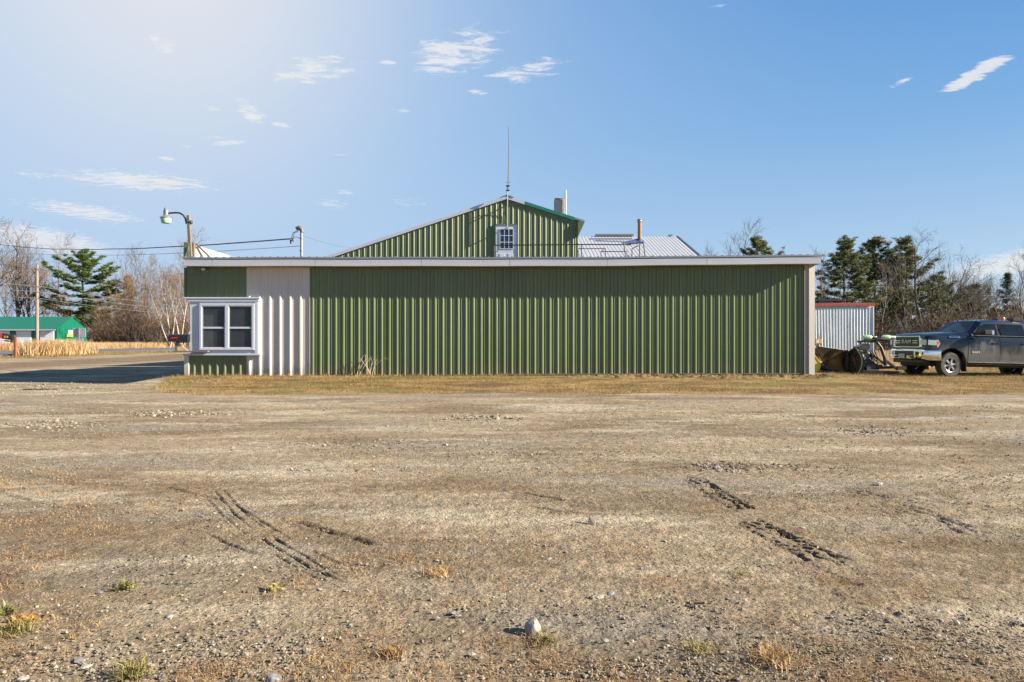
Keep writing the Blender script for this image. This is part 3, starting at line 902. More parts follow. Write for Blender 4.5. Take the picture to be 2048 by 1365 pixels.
# ------------------------------------------------------------------ gable barn behind
GY = 28.40
barn = thing('gable_barn', 'taller gabled barn of faded green ribbed steel rising behind the long building', 'building', (-2, GY, 0.1))
PKX, PKZ = -0.21, 7.27
def rake(x): return PKZ - 0.335 * (PKX - x) if x < PKX else PKZ - 0.318 * (x - PKX)
mb = MB()
mb.prism([(-9.6, GY + .03, 0), (2.70, GY + .03, 0), (2.70, GY + .03, rake(2.7) - .03), (PKX, GY + .03, PKZ - .03), (-9.6, GY + .03, rake(-9.6) - .03)], (0, 9, 0))
mb.build('wall', BARNGREEN, barn)
x = PKX - 11 * PW + 0.35
while x < 2.72:
    x1 = min(x + PW, 2.735)
    pr = rib_profile(x, x1, PW / 4, 0.068, 0.030, 0.026, phase=PKX, minor=0.011, rf=0.034)
    if x < PKX < x1: pr = sorted(pr + [(PKX, .021)])
    wall_sheet(x, x1, 3.6, lambda q: rake(q) - .02, GY, pr, jit=rnd.uniform(-.003, .002)).build('wall_panel', BARNGREEN, barn)
    x = x1
# roof slopes
def slope_slab(xa, xb, y0, y1, th):
    return [(xa, y0, rake(xa)), (xb, y0, rake(xb)), (xb, y0, rake(xb) + th), (xa, y0, rake(xa) + th)]
MB().prism(slope_slab(-10.0, PKX, GY - .05, 0, .06), (0, 9.2, 0)).build('roof', GREYROOF, barn)
MB().prism(slope_slab(PKX, 3.02, GY - .05, 0, .06), (0, 9.2, 0)).build('roof', GREYROOF, barn)
for a, b, m in ((-10.0, -6.05, FASCIA), (-6.045, -2.95, FASCIA), (-2.945, PKX, FASCIA), (PKX + .003, 0.52, FASCIA), (0.523, 2.60, TEAL), (2.603, 3.0, GREYROOF)):
    d = .10 if m is not GREYROOF else .05
    MB().prism([(a, GY - .08, rake(a) - d + .03), (b, GY - .08, rake(b) - d + .03), (b, GY - .08, rake(b) + .065), (a, GY - .08, rake(a) + .065)], (0, .03, 0)).build('rake_trim', m, barn)
MB().prism([(PKX - .28, GY - .10, rake(PKX - .28) + .07), (PKX, GY - .10, PKZ + .075), (PKX + .28, GY - .10, rake(PKX + .28) + .07), (PKX + .28, GY - .10, rake(PKX + .28) + .09), (PKX, GY - .10, PKZ + .11), (PKX - .28, GY - .10, rake(PKX - .28) + .09)], (0, 9.2, 0)).build('ridge_cap', GREYROOF, barn)
# boxed eave return
MB().prism([(2.735, GY - .12, 6.20), (3.0, GY - .12, 6.20), (2.735, GY - .12, 5.63)], (0, .5, 0)).build('eave_return', BARNGREEN, barn)
MB().box(2.735, 2.99, GY - .10, GY + 8.9, 6.21, 6.26).build('eave_soffit', BARNGREEN, barn)
# door with nine panes
dy = GY - .05
door = MB().box(-.665, .21, dy, GY + .02, 4.0, 6.12).build('door', WHITE_PAINT, barn)
mb = MB(); mb.box(-.70, -.668, dy - .03, GY + .02, 4.0, 6.155); mb.box(.213, .245, dy - .03, GY + .02, 4.0, 6.155); mb.box(-.70, .245, dy - .03, GY + .02, 6.122, 6.158)
mb.build('door_frame', BARNGREEN, door)
gx0, gx1, gz0, gz1 = -.50, .05, 5.13, 5.95
mb = MB()
for k in range(4):
    zc = gz0 + (gz1 - gz0) * k / 3; mb.box(gx0 - .012, gx1 + .012, dy - .022, dy - .002, zc - .012, zc + .012)
    xc = gx0 + (gx1 - gx0) * k / 3
    for j in range(3):
        z_a = gz0 + (gz1 - gz0) * j / 3 + .0125; mb.box(xc - .012, xc + .012, dy - .022, dy - .002, z_a, gz0 + (gz1 - gz0) * (j + 1) / 3 - .0125)
mb.build('muntins', WHITE_PAINT, door)
for a in range(3):
    for b in range(3):
        xa = gx0 + (gx1 - gx0) * a / 3 + .014; za = gz0 + (gz1 - gz0) * b / 3 + .014
        MB().box(xa, xa + (gx1 - gx0) / 3 - .028, dy - .008, dy - .002, za, za + (gz1 - gz0) / 3 - .028).build('pane', BLUEGLASS, door)
for a, b in ((-.52, -.31), (-.16, .05)):
    MB().box(a, b, dy - .014, dy - .002, 4.2, 4.93).build('door_panel', WHITE_PAINT, door, bevel=.006)
MB().lathe([(.012, 0), (.012, -.03), (.03, -.045), (.03, -.06), (0, -.065)], (-.61, dy - .002, 5.02), 'Y', 10).build('knob', DARKRUST, door)
# chimney and white flue
ch = MB().box(1.93, 2.38, 31.0, 31.45, 5.5, 7.74).build('chimney', CONCRETE, barn, bevel=.02)
MB().box(1.94, 2.37, 31.01, 31.44, 7.742, 7.80).build('chimney_cap', mat('mossy_concrete', (.22, .18, .10), .9, var=.3), ch, bevel=.02)
MB().tube([(2.43, 30.93, 6.0), (2.43, 30.93, 8.14)], .042, 10).build('flue_pipe', WHITE_PAINT, barn, smooth=60)

# antenna
ant = thing('antenna', 'tall thin whip antenna on a pipe clamped to the barn gable peak', 'antenna', (-.19, GY - .3, 5.95))
AX, AY = -.19, GY - .32
MB().tube([(AX, AY, 5.98), (AX, AY, 7.68)], .022, 8).build('mast_pipe', GALV, ant, smooth=60)
MB().tube([(AX + .03, AY, 7.55), (AX + .045, AY, 8.6), (AX + .05, AY, 10.12)], [.022, .018, .012], 6).build('whip', BLACKSTEEL, ant)
for z in (7.50, 7.68):
    MB().box(AX - .06, AY * 0 + AX + .09, AY - .04, AY + .04, z - .02, z + .02).build('clamp', BLACKSTEEL, ant)
MB().tube([(AX - .08, AY, 7.83), (AX + .03, AY, 7.80), (AX + .14, AY, 7.85)], .008, 5).build('radial', WIREGREY, ant)
for z in (6.0, 6.95):
    MB().beam((AX, AY, z), (AX, GY - .005, z), .04, .03).build('standoff', GALV, ant)
MB().tube([(AX - .02, AY, 7.1), (AX - .14, AY + .1, 7.02), (AX - .18, AY + .2, 6.8), (AX - .12, AY + .28, 6.5), (AX - .06, AY + .28, 6.2)], .012, 5).build('coax_cable', WIRE, ant)

# ------------------------------------------------------------------ white-roofed building at the rear
RY, RZ, RS = 48.0, 8.66, 0.36
rear = thing('white_roofed_building', 'low building with a white standing-seam metal roof and rusty stovepipe', 'building', (6, RY, 0.3))
RX1, RX0 = 11.62, -2.0
def rz_(y): return RZ - RS * (RY - y)
MB().prism([(RX0, RY, 0), (RX0, RY, RZ - .1), (RX0, 38.2, rz_(38.2) - .1), (RX0, 38.2, 0)], (RX1 - RX0 - .15, 0, 0)).build('wall', WHITE_STEEL, rear)
x = RX0
while x < RX1 - .01:
    x1 = min(x + PW, RX1)
    pr = rib_profile(x, x1, PW / 4, 0.024, 0.016, 0.012, phase=RX0 + .02)
    mb = MB(); vs = []
    for xx, o in pr: vs += [(xx, 38.0, rz_(38.0) + o), (xx, RY, RZ + o)]
    fs = [(2 * q, 2 * q + 2, 2 * q + 3, 2 * q + 1) for q in range(len(pr) - 1)]
    mb.add(vs, fs)
    mb.mi = [1 if (pr[q][1] > .01 or pr[q + 1][1] > .01) else 0 for q in range(len(pr) - 1)]
    mb.build('roof_panel', [WHITE_ROOF, SEAM_SHADE], rear)
    x = x1
MB().prism([(RX1 - .01, 38.0, rz_(38.0) - .12), (RX1 - .01, RY, RZ - .12), (RX1 - .01, RY, RZ + .06), (RX1 - .01, 38.0, rz_(38.0) + .06)], (.08, 0, 0)).build('rake_trim', GREYROOF, rear)
MB().box(5.85, 8.55, RY - .2, RY + .2, RZ + .02, RZ + .15).build('ridge_vent', GALV, rear, bevel=.02)
MB().box(11.0, 11.25, RY - .1, RY + .1, RZ + .02, RZ + .12).build('ridge_cap', GREYROOF, rear)
MB().beam((5.25, 46.7, rz_(46.7) + .09), (8.2, 46.7, rz_(46.7) + .09), .04, .07).build('snow_bar', TARPBLUE, rear)
sp = MB().lathe([(.13, 8.0), (.13, 9.36)], (8.60, 46.0, 0), 'Z', 14).build('stovepipe', RUST, rear, smooth=50)
MB().lathe([(.15, 9.30), (.17, 9.36), (.15, 9.40), (.15, 9.44), (.19, 9.46), (.17, 9.50), (0, 9.52)], (8.60, 46.0, 0), 'Z', 14).build('pipe_cap', GALV, sp, smooth=40)
MB().lathe([(.36, -.12), (.20, .10), (.14, .22)], (8.60, 45.95, rz_(46) + .05), 'Z', 12).build('flashing', TARPBLUE, rear)
MB().prism([(7.35, 45.7, rz_(45.7) + .06), (8.5, 45.5, rz_(45.5) + .06), (8.5, 45.95, rz_(45.95) + .28), (8.1, 45.9, rz_(45.9) + .16)], (0, .05, .02)).build('flashing', TARPBLUE, rear)

# ------------------------------------------------------------------ black pipe railings on the roof
rail = thing('roof_railing', 'black pipe railing running along the flat roof in front of the gable door', 'railing', (1.5, 24.5, 3.78))
y = 24.9
MB().tube([W(988, 491, y), W(1180, 489.5, y), W(1262, 490, y)], .022, 6).build('rail', BLACKSTEEL, rail)
for px in (988, 1163):
    p = W(px, 491, y); MB().tube([(p.x, y, 3.74), p], .022, 6).build('post', BLACKSTEEL, rail)
st = thing('stair_railing', 'two stepped dark pipe loops standing beside the long roof railing', 'railing', (3, 23.6, 3.78))
for (pa, pb, py, y) in ((1157, 1211, 497.6, 23.8), (1202, 1254, 503.7, 23.2)):
    a, b = W(pa, py, y), W(pb, py, y)
    MB().tube([(a.x, y, 3.74), a, b, (b.x, y, 3.74)], .02, 6).build('loop', DARKRUST, st)
MB().tube([W(1202, 503.7, 23.2), W(1211, 497.6, 23.8)], .018, 6).build('loop', DARKRUST, st)
lf = thing('pipe_stand', 'rusty braced pipe stand on the flat roof below the stovepipe', 'stand', (4.6, 24.6, 3.78))
y = 24.7
for seg in ([(1247, 484), (1252, 520)], [(1264, 519), (1264, 498), (1276, 492)], [(1279, 489), (1279, 521)], [(1286, 482), (1291, 519)], [(1250, 490), (1287, 485)], [(1262, 516), (1291, 513)], [(1255, 518), (1264, 516)], [(1283, 520), (1287, 514)]):
    MB().tube([W(q[0], q[1], y) for q in seg], .02, 6).build('pipe', DARKRUST, lf)
MB().prism([W(1257, 517, 24.3), W(1263, 518, 24.3), W(1257, 510, 24.3)], (0, .2, 0)).build('gusset', GALV, lf)

# ------------------------------------------------------------------ corrugated white shed on the right
SY = 28.2
cshed = thing('corrugated_shed', 'shed sided in pale corrugated sheets under a sagging red roof trim', 'shed', (13, SY, 0.1))
CX0, CX1 = 10.6, 14.93
MB().box(CX0 + .02, CX1 - .03, SY + .03, SY + 3.4, 0.05, 2.76).build('wall', CORRUG, cshed)
x = CX0; i = 0
while x < CX1 - .05:
    x1 = min(x + 0.66, CX1); n = int((x1 - x) / 0.0152)
    mb = MB(); vs = []
    top = 2.73 - rnd.uniform(0, .05); bend = rnd.uniform(-.02, .02)
    for k in range(n + 1):
        xx = x + (x1 - x) * k / n
        o = 0.022 * math.cos((xx - CX0) * 2 * PI / 0.122)
        for z in (0.12, 1.0, 1.9, top - .03 * math.sin((xx - x) * 4)):
            vs.append((xx + bend * math.sin(z * 2), SY - o - .006 * math.sin(z * 3 + i), z))
    mb.add(vs, [(4 * k + j, 4 * k + 4 + j, 4 * k + 5 + j, 4 * k + 1 + j) for k in range(n) for j in range(3)])
    mb.build('corrugated_sheet', CORRUG, cshed, smooth=60)
    x = x1; i += 1
MB().box(CX0, CX1 + .01, SY - .02, SY - .003 + .02, 2.66, 2.735).build('top_board', WHITE_PAINT, cshed)
mb = MB(); n = 12; vs = []
for k in range(n + 1):
    xx = CX0 + (CX1 + .03 - CX0) * k / n; zz = 2.74 + .02 * math.sin(k * .9) + .01 * k / n
    vs += [(xx, SY - .07, zz), (xx, SY - .075, zz + .09), (xx, SY - .05, zz + .10)]
mb.add(vs, [(3 * k + j, 3 * k + 3 + j, 3 * k + 4 + j, 3 * k + 1 + j) for k in range(n) for j in range(2)]).build('roof_trim', REDTRIM, cshed)
MB().prism([(CX0, SY - .06, 2.80), (CX1 + .02, SY - .06, 2.84), (CX1 + .02, SY - .06, 2.89), (CX0, SY - .06, 2.85)], (0, 3.6, .10)).build('roof', mat('red_brown_roof', (.12, .06, .045), .7, var=.3), cshed)
MB().box(CX1 - .035, CX1 + .01, SY - .035, SY + .05, .1, 2.72).build('corner_trim', CORRUG, cshed)
bshed = thing('flat_roofed_shed', 'dark flat shed top with a strip of panes showing above the corrugated shed', 'shed', (14, 34, 0.1))
MB().box(12.0, 16.5, 34, 37, 0, 3.05).build('wall', DARKRUST, bshed)
MB().box(11.9, 16.55, 33.9, 37.1, 3.30, 3.38).build('roof', BLACKSTEEL, bshed)
MB().box(16.1, 16.5, 33.97, 37, 3.051, 3.299).build('roof_post', DARKRUST, bshed)
for k in range(5): MB().box(12.05 + .8 * k, 12.8 + .8 * k, 33.99, 34.03, 3.052, 3.298).build('pane', TARPBLUE, bshed)

# ------------------------------------------------------------------ snow plows
def moldboard(p, q, h, bulge, nrm, m, name, parent, z0, nseg=10, th=.02, flare=0.0, flare0=0.0):
    """curved blade between ground points p and q; concave towards nrm"""
    p, q, nrm = Vector(p), Vector(q), Vector(nrm).normalized()
    mb = MB(); vs = []
    for side in (0, 1):
        for e, (a) in enumerate((p, q)):
            for k in range(nseg + 1):
                t = k / nseg
                hh = h * (1 + (flare if e else flare0))
                off = -bulge * math.sin(PI * min(1, .12 + .80 * t)) + bulge * .35
                v = a + nrm * (off - th * side) + Vector((0, 0, z0 + hh * t))
                vs.append(v)
    n1 = nseg + 1
    fs = []
    for k in range(nseg):
        fs += [(k, n1 + k, n1 + k + 1, k + 1), (2 * n1 + k, 2 * n1 + k + 1, 3 * n1 + k + 1, 3 * n1 + k)]
        fs += [(k, k + 1, 2 * n1 + k + 1, 2 * n1 + k), (n1 + k, 3 * n1 + k, 3 * n1 + k + 1, n1 + k + 1)]
    fs += [(0, 2 * n1, 3 * n1, n1), (nseg, n1 + nseg, 3 * n1 + nseg, 2 * n1 + nseg)]
    return mb.add(vs, fs).build(name, m, parent, smooth=35)

GZ = 0.13
plow = thing('snow_plow', 'stainless steel v-blade snow plow with pale headlights parked before the truck', 'snow plow', (11.3, 23.2, GZ))
A_ = Vector((10.22, 22.85, 0)); Hn = Vector((11.50, 23.30, 0)); B_ = Vector((11.20, 22.25, 0))
nA = Vector((.34, -.94, 0)); nB = Vector((-.96, .27, 0))
wA = moldboard(A_, Hn, .76, .24, nA, STAINLESS, 'moldboard', plow, GZ + .07, flare0=.22)
wB = moldboard(Hn, B_, .78, .28, nB, STAINLESS, 'moldboard', plow, GZ + .03, flare=.22)
for (a, b, nn) in ((A_, Hn, nA), (Hn, B_, nB)):
    MB().beam(a + nn * .07 + Vector((0, 0, GZ + .04)), b + nn * .07 + Vector((0, 0, GZ + .04)), .03, .10).build('cutting_edge', BLACKSTEEL, plow)
MB().beam(A_ - nA * .04 + Vector((0, 0, GZ + 1.0)), Hn - nA * .04 + Vector((0, 0, GZ + .835)), .05, .03).build('top_lip', GALV, plow)
# round emblem and lettering band stand-in on the blade: a dark disc
dc = A_.lerp(Hn, .42) + nA * (-.14) + Vector((0, 0, GZ + .44))
side = (Hn - A_).normalized()
disc = []
for k in range(16):
    t = 2 * PI * k / 16; disc.append(dc + side * (.085 * math.cos(t)) + Vector((0, 0, .085 * math.sin(t))))
MB().prism(disc, nA * .012).build('emblem', BLACKSTEEL, plow)
MB().prism([dc + nA * .014 + side * a + Vector((0, 0, b)) for a, b in ((-.075, -.03), (-.03, .03), (.02, -.005), (.075, .03), (.075, .012), (.02, -.03), (-.03, .008), (-.06, -.04))], nA * .004).build('emblem_mark', STAINLESS, plow)
pts = []
for k in range(9):
    s_ = k / 8; pts.append(Hn + nB * (-.28 * math.sin(PI * min(1, .12 + .8 * s_)) + .28 * .35 + .01) + Vector((0, 0, GZ + .03 + .78 * s_)))
MB().prism(pts + [Hn - nA * .05 + Vector((-.02, 0, GZ + .80)), Hn - nA * .05 + Vector((-.02, 0, GZ + .05))], (0, -.03, 0)).build('hinge_gusset', BLACKSTEEL, plow)
# black ribs behind the near wing
for t in (.08, .36, .64, .96):
    b = Hn.lerp(B_, t); mb = MB(); pts = []
    for k in range(9):
        s_ = k / 8; off = -.26 * math.sin(PI * min(1, .12 + .8 * s_)) + .09
        pts.append(b + nB * (off - .022) + Vector((0, 0, GZ + .05 + .78 * s_)))
    pts2 = [p - nB * (.10 if 0 < i_ < 8 else .03) for i_, p in enumerate(pts)]
    mb.prism(pts + pts2[::-1], Vector((0, .03, 0))).build('rib', BLACKSTEEL, plow)
MB().beam(Hn - nB * .30 + Vector((0, 0, GZ + .80)), B_ - nB * .28 + Vector((0, 0, GZ + .80)), .14, .05).build('back_brace', BLACKSTEEL, plow)
MB().beam(Hn - nB * .36 + Vector((0, 0, GZ + .45)), B_ - nB * .34 + Vector((0, 0, GZ + .45)), .08, .08).build('back_brace', BLACKSTEEL, plow)
MB().tube([Hn - nA * .06 + Vector((0, 0, GZ + .04)), Hn - nA * .06 + Vector((0, 0, GZ + .82))], .10, 12).build('centre_hinge', BLACKSTEEL, plow, smooth=50)
hub = MB().lathe([(.13, 0), (.13, .10), (.09, .11), (.09, .02), (0, .02)], (11.62, 23.2, GZ + .18), 'Z', 14).build('pivot', BLACKSTEEL, plow)
# quarter round hinge plate
MB().lathe([(.19, -.02), (.19, .02), (0, .02)], (11.36, 22.75, GZ + .22), 'X', 16).build('hinge_plate', BLACKSTEEL, plow)
# push frame and A-frame
fx0, fx1 = 11.55, 12.95
for (a, b, w) in (((11.45, 22.7, GZ + .16), (12.80, 22.6, GZ + .12), .10), ((11.45, 23.9, GZ + .16), (12.80, 23.9, GZ + .14), .10), ((11.60, 23.3, GZ + .22), (12.75, 22.75, GZ + .30), .09), ((11.60, 23.3, GZ + .22), (12.75, 23.85, GZ + .30), .09)):
    MB().beam(a, b, w, w).build('push_beam', BLACKSTEEL, plow)
MB().beam((12.72, 22.55, GZ + .28), (13.0, 22.55, GZ + .28), .09, .12).build('mount_bracket', BLACKSTEEL, plow)
MB().beam((12.72, 24.0, GZ + .28), (13.0, 24.0, GZ + .28), .09, .12).build('mount_bracket', BLACKSTEEL, plow)
MB().tube([W(1733, 741, 22.7), W(1757, 741, 22.7), W(1757, 748, 22.7)], .03, 8).build('stand_leg', BLACKSTEEL, plow)
# lift tower
for yy in (22.75, 23.85):
    k_ = yy / 22.75
    pts = [Vector((12.15, yy, GZ + 1.16)), Vector((12.30, yy, GZ + .95)), Vector((12.42, yy, GZ + .60)), Vector((12.45, yy, GZ + .35))]
    MB().tube(pts, [.035, .05, .055, .055], 8).build('lift_arm', BLACKSTEEL, plow, smooth=50)
    MB().beam((12.40, yy, GZ + .55), (12.85, yy, GZ + .22), .10, .07).build('lift_brace', BLACKSTEEL, plow)
    MB().beam((11.95, yy, GZ + .75), (12.42, yy, GZ + .40), .06, .06).build('lift_strut', WOOD_NEW if yy > 30 else BLACKSTEEL, plow)
MB().beam((11.78, 22.9, GZ + 1.19), (12.62, 22.9, GZ + 1.19), .10, .06).build('light_bar', BLACKSTEEL, plow)
MB().beam((12.15, 22.7, GZ + 1.15), (12.15, 23.95, GZ + 1.15), .07, .07).build('light_bar', BLACKSTEEL, plow)
MB().prism([(11.62, 22.95, GZ + .98), (12.0, 22.95, GZ + 1.10), (12.05, 22.95, GZ + 1.02), (12.02, 22.95, GZ + .85), (11.70, 22.95, GZ + .88)], (0, .35, 0)).build('pump_cover', mat('dull_steel_cover', (.22, .2, .17), .45, metal=.5, var=.2), plow, bevel=.02)
MB().lathe([(.14, -.2), (.14, .2), (.10, .24), (0, .25)], (11.85, 23.05, GZ + .42), 'Y', 14).build('motor', BLACKSTEEL, plow, smooth=40)
MB().lathe([(.15, 0), (.155, .04), (.12, .05), (.06, .03), (0, .03)], (11.98, 22.78, GZ + .30), 'Y', 16).build('valve', mat('black_grey_casting', (.035, .037, .045), .5), plow, smooth=40)
for (a, b) in (((11.60, 22.8, GZ + .85), (11.78, 22.8, GZ + .35)), ((11.80, 22.85, GZ + .80), (12.30, 22.85, GZ + .42))):
    cyl = MB().tube([a, Vector(a).lerp(Vector(b), .55)], .05, 10).build('ram', BLACKSTEEL, plow, smooth=50)
    MB().tube([Vector(a).lerp(Vector(b), .55), b], .025, 8).build('ram_rod', CHROME, cyl, smooth=50)
for k in range(6):
    x_ = 11.65 + k * .09
    MB().tube([(x_, 22.82, GZ + .86), (x_ + .08, 22.70, GZ + .70 - .05 * (k % 3)), (x_ + .02, 22.72, GZ + .5), (x_ + .12, 22.80, GZ + .36)], .016, 6).build('hose', BLACKPLASTIC, plow)
for (hx, hy) in ((11.88, 22.9), (12.44, 22.78)):
    h_ = MB()
    h_.lathe([(0, -.18), (.06, -.175), (.08, -.11), (.085, 0), (.078, .06), (.065, .09)], (hx + .08, hy, GZ + 1.29), 'X', 14)
    hl = h_.build('headlight', PALEGREEN, plow, smooth=60)
    MB().lathe([(.067, .09), (.06, .24), (.05, .26), (0, .26)], (hx + .08, hy, GZ + 1.29), 'X', 12).build('housing', BLACKPLASTIC if hx < 12 else GALV, hl, smooth=40)
    MB().beam((hx + .12, hy, GZ + 1.18), (hx + .12, hy, GZ + 1.22), .06, .04).build('mount', BLACKSTEEL, hl)
MB().box(11.50, 11.58, 23.0, 23.1, GZ + .50, GZ + .54).build('reflector', REDPLASTIC, plow)

yp = thing('yellow_snow_plow', 'yellow snow plow with an orange work light half hidden by the building corner', 'snow plow', (9.9, 22.9, GZ))
moldboard((9.98, 22.55, 0), (9.98, 24.2, 0), .66, .26, (-1, 0, 0), YELLOW, 'moldboard', yp, GZ + .06, nseg=12, th=.05)
mb = MB(); pts = []
for k in range(13):
    s_ = k / 12; off = -.26 * math.sin(PI * min(1, .12 + .8 * s_)) + .09
    pts.append(Vector((9.98 - off, 22.56, GZ + .06 + .66 * s_)))
mb.prism(pts + [Vector((9.86, 22.56, GZ + .70)), Vector((9.80, 22.56, GZ + .1))], (0, .012, 0)).build('side_plate', mat('pale_yellow_face', (.50, .45, .06), .5, var=.15), yp)
MB().box(9.85, 10.16, 22.8, 22.9, GZ + .93, GZ + 1.02).build('cross_bar', YELLOW, yp, bevel=.01)
MB().box(9.80, 10.30, 22.84, 22.90, GZ + 1.04, GZ + 1.07).build('light_bar', GALV, yp)
wl = MB().box(10.17, 10.34, 22.80, 22.92, GZ + 1.08, GZ + 1.23).build('work_light', mat('orange_lamp_case', (.55, .2, .05), .5, var=.2), yp, bevel=.015)
MB().box(10.155, 10.24, 22.785, 22.80, GZ + 1.10, GZ + 1.21).build('lens', LAMPLENS, wl)
for a, b, w in (((10.20, 22.85, GZ + 1.03), (10.25, 22.9, GZ + .25), .09), ((10.25, 22.8, GZ + .75), (10.46, 22.75, GZ + .32), .04), ((10.02, 22.9, GZ + 1.0), (10.10, 22.95, GZ + .65), .12),
                ((10.20, 22.9, GZ + .28), (10.90, 22.9, GZ + .15), .10), ((10.15, 22.75, GZ + .10), (10.70, 22.7, GZ + .20), .08), ((10.25, 22.9, GZ + .35), (10.62, 22.7, GZ + .22), .07)):
    MB().beam(a, b, w, w).build('frame_bar', BLACKSTEEL, yp)
MB().tube([(10.27, 22.8, GZ + 1.24), (10.28, 22.8, GZ + 1.62)], .006, 5).build('marker_rod', REDTRIM, yp)

# ------------------------------------------------------------------ pickup truck
TA = R(5.0)
truck = thing('pickup_truck', 'muddy dark blue-grey four-door pickup with chrome grille and orange roof beacon', 'pickup truck', (13.68, 23.87, 0.10))
truck.rotation_euler = (0, R(1.4), TA)


def paint_mat():
    m = bpy.data.materials.new('dusty_blue_grey_paint'); N, L, B = nodes_of(m)
    tc = N.new('ShaderNodeTexCoord'); sp_ = N.new('ShaderNodeSeparateXYZ'); L.new(tc.outputs['Object'], sp_.inputs[0])
    no = N.new('ShaderNodeTexNoise'); no.inputs['Scale'].default_value = 2.6; no.inputs['Detail'].default_value = 8; no.inputs['Roughness'].default_value = .6
    mp = N.new('ShaderNodeMapping'); mp.inputs['Scale'].default_value = (1.2, 1, .55); L.new(tc.outputs['Object'], mp.inputs[0]); L.new(mp.outputs[0], no.inputs[0])
    h = N.new('ShaderNodeMapRange'); L.new(sp_.outputs[2], h.inputs[0]); h.inputs[1].default_value = 1.45; h.inputs[2].default_value = .75; h.inputs[3].default_value = -.35; h.inputs[4].default_value = .42
    a = N.new('ShaderNodeMath'); a.operation = 'ADD'; L.new(no.outputs[0], a.inputs[0]); L.new(h.outputs[0], a.inputs[1])
    f = N.new('ShaderNodeMapRange'); L.new(a.outputs[0], f.inputs[0]); f.inputs[1].default_value = .45; f.inputs[2].default_value = .95; f.inputs[4].default_value = .62
    mx = N.new('ShaderNodeMix'); mx.data_type = 'RGBA'; L.new(f.outputs[0], mx.inputs[0])
    mx.inputs[6].default_value = (.007, .0115, .019, 1); mx.inputs[7].default_value = (.095, .083, .074, 1)
    L.new(mx.outputs[2], B.inputs['Base Color'])
    r_ = N.new('ShaderNodeMapRange'); L.new(f.outputs[0], r_.inputs[0]); r_.inputs[2].default_value = .6; r_.inputs[3].default_value = .18; r_.inputs[4].default_value = .6
    L.new(r_.outputs[0], B.inputs['Roughness'])
    B.inputs['Metallic'].default_value = .2; B.inputs['Coat Weight'].default_value = .35; B.inputs['Coat Roughness'].default_value = .08
    return m


PAINT = paint_mat()
SIDE = [(.42, .80), (.44, .95), (.58, .99), (.72, 1.005), (.95, 1.015), (1.12, 1.01), (1.27, .985), (1.38, .955), (1.43, .90)]
def ys(z): return float(np.interp(z, [p[0] for p in SIDE], [p[1] for p in SIDE]))
def body():
    st = [(.12, .90, .80, 1.37), (.17, .95, .76, 1.42), (.28, .985, .72, 1.455), (.50, 1.0, .60, 1.48), (.80, 1.0, .44, 1.50), (1.2, 1.0, .42, 1.525), (1.50, 1.0, .42, 1.54), (1.74, 1.0, .42, 1.53), (1.80, 1.0, .42, 1.44),
          (4.02, 1.0, .42, 1.44), (4.06, 1.0, .42, 1.42), (5.6, 1.0, .46, 1.42), (5.86, .99, .6, 1.41), (5.90, .97, .62, 1.38)]
    mb = MB(); rings = []
    for x, sc, zb, zh in st:
        half = []
        for z, y in SIDE:
            zz = zb + (z - .42) * (1.43 - zb) / (1.43 - .42)
            zz = min(zz, zh - .03) if z > 1.3 else zz
            half.append((y * sc, zz))
        half += [(.80 * sc, zh - .012), (.62 * sc, zh + .004), (.45 * sc, zh + (.018 if x < 1.75 else 0)), (0, zh + (.022 if x < 1.75 else .002))]
        rings.append([(x, -y, z) for y, z in half] + [(x, y, z) for y, z in half[-2::-1]])
    n = len(rings[0]); vs = [p for r_ in rings for p in r_]; fs = []
    for i in range(len(rings) - 1):
        for k in range(n):
            k2 = (k + 1) % n; fs.append((i * n + k, i * n + k2, (i + 1) * n + k2, (i + 1) * n + k))
    fs += [tuple(range(n)), tuple((len(rings) - 1) * n + k for k in range(n))[::-1]]
    mb.add(vs, fs)
    o = mb.build('body', PAINT, truck, local=True)
    # wheel openings
    cut = MB()
    for wx in (1.0, 4.79):
        for s_ in (-1, 1):
            cut.lathe([(.515, 0), (.515, .55)], (wx, .60 if s_ > 0 else -1.15, .47), 'Y', 36)
    c = cut.build('cutter', DARK)
    md = o.modifiers.new('b', 'BOOLEAN'); md.operation = 'DIFFERENCE'; md.object = c; md.solver = 'EXACT'
    c.matrix_world = Matrix.Identity(4); pw = truck.matrix_world.copy()
    tl, tr = truck.location.copy(), truck.rotation_euler.copy()
    truck.location = (0, 0, 0); truck.rotation_euler = (0, 0, 0)
    bpy.context.view_layer.update()
    dg = bpy.context.evaluated_depsgraph_get()
    me = bpy.data.meshes.new_from_object(o.evaluated_get(dg))
    truck.location = tl; truck.rotation_euler = tr
    o.modifiers.clear(); old = o.data; o.data = me; bpy.data.meshes.remove(old)
    bpy.data.objects.remove(c)
    me.materials.clear(); me.materials.append(PAINT)
    me.polygons.foreach_set('material_index', [0] * len(me.polygons))
    me.polygons.foreach_set('use_smooth', [True] * len(me.polygons)); me.set_sharp_from_angle(angle=R(32))
    return o


TB = body()


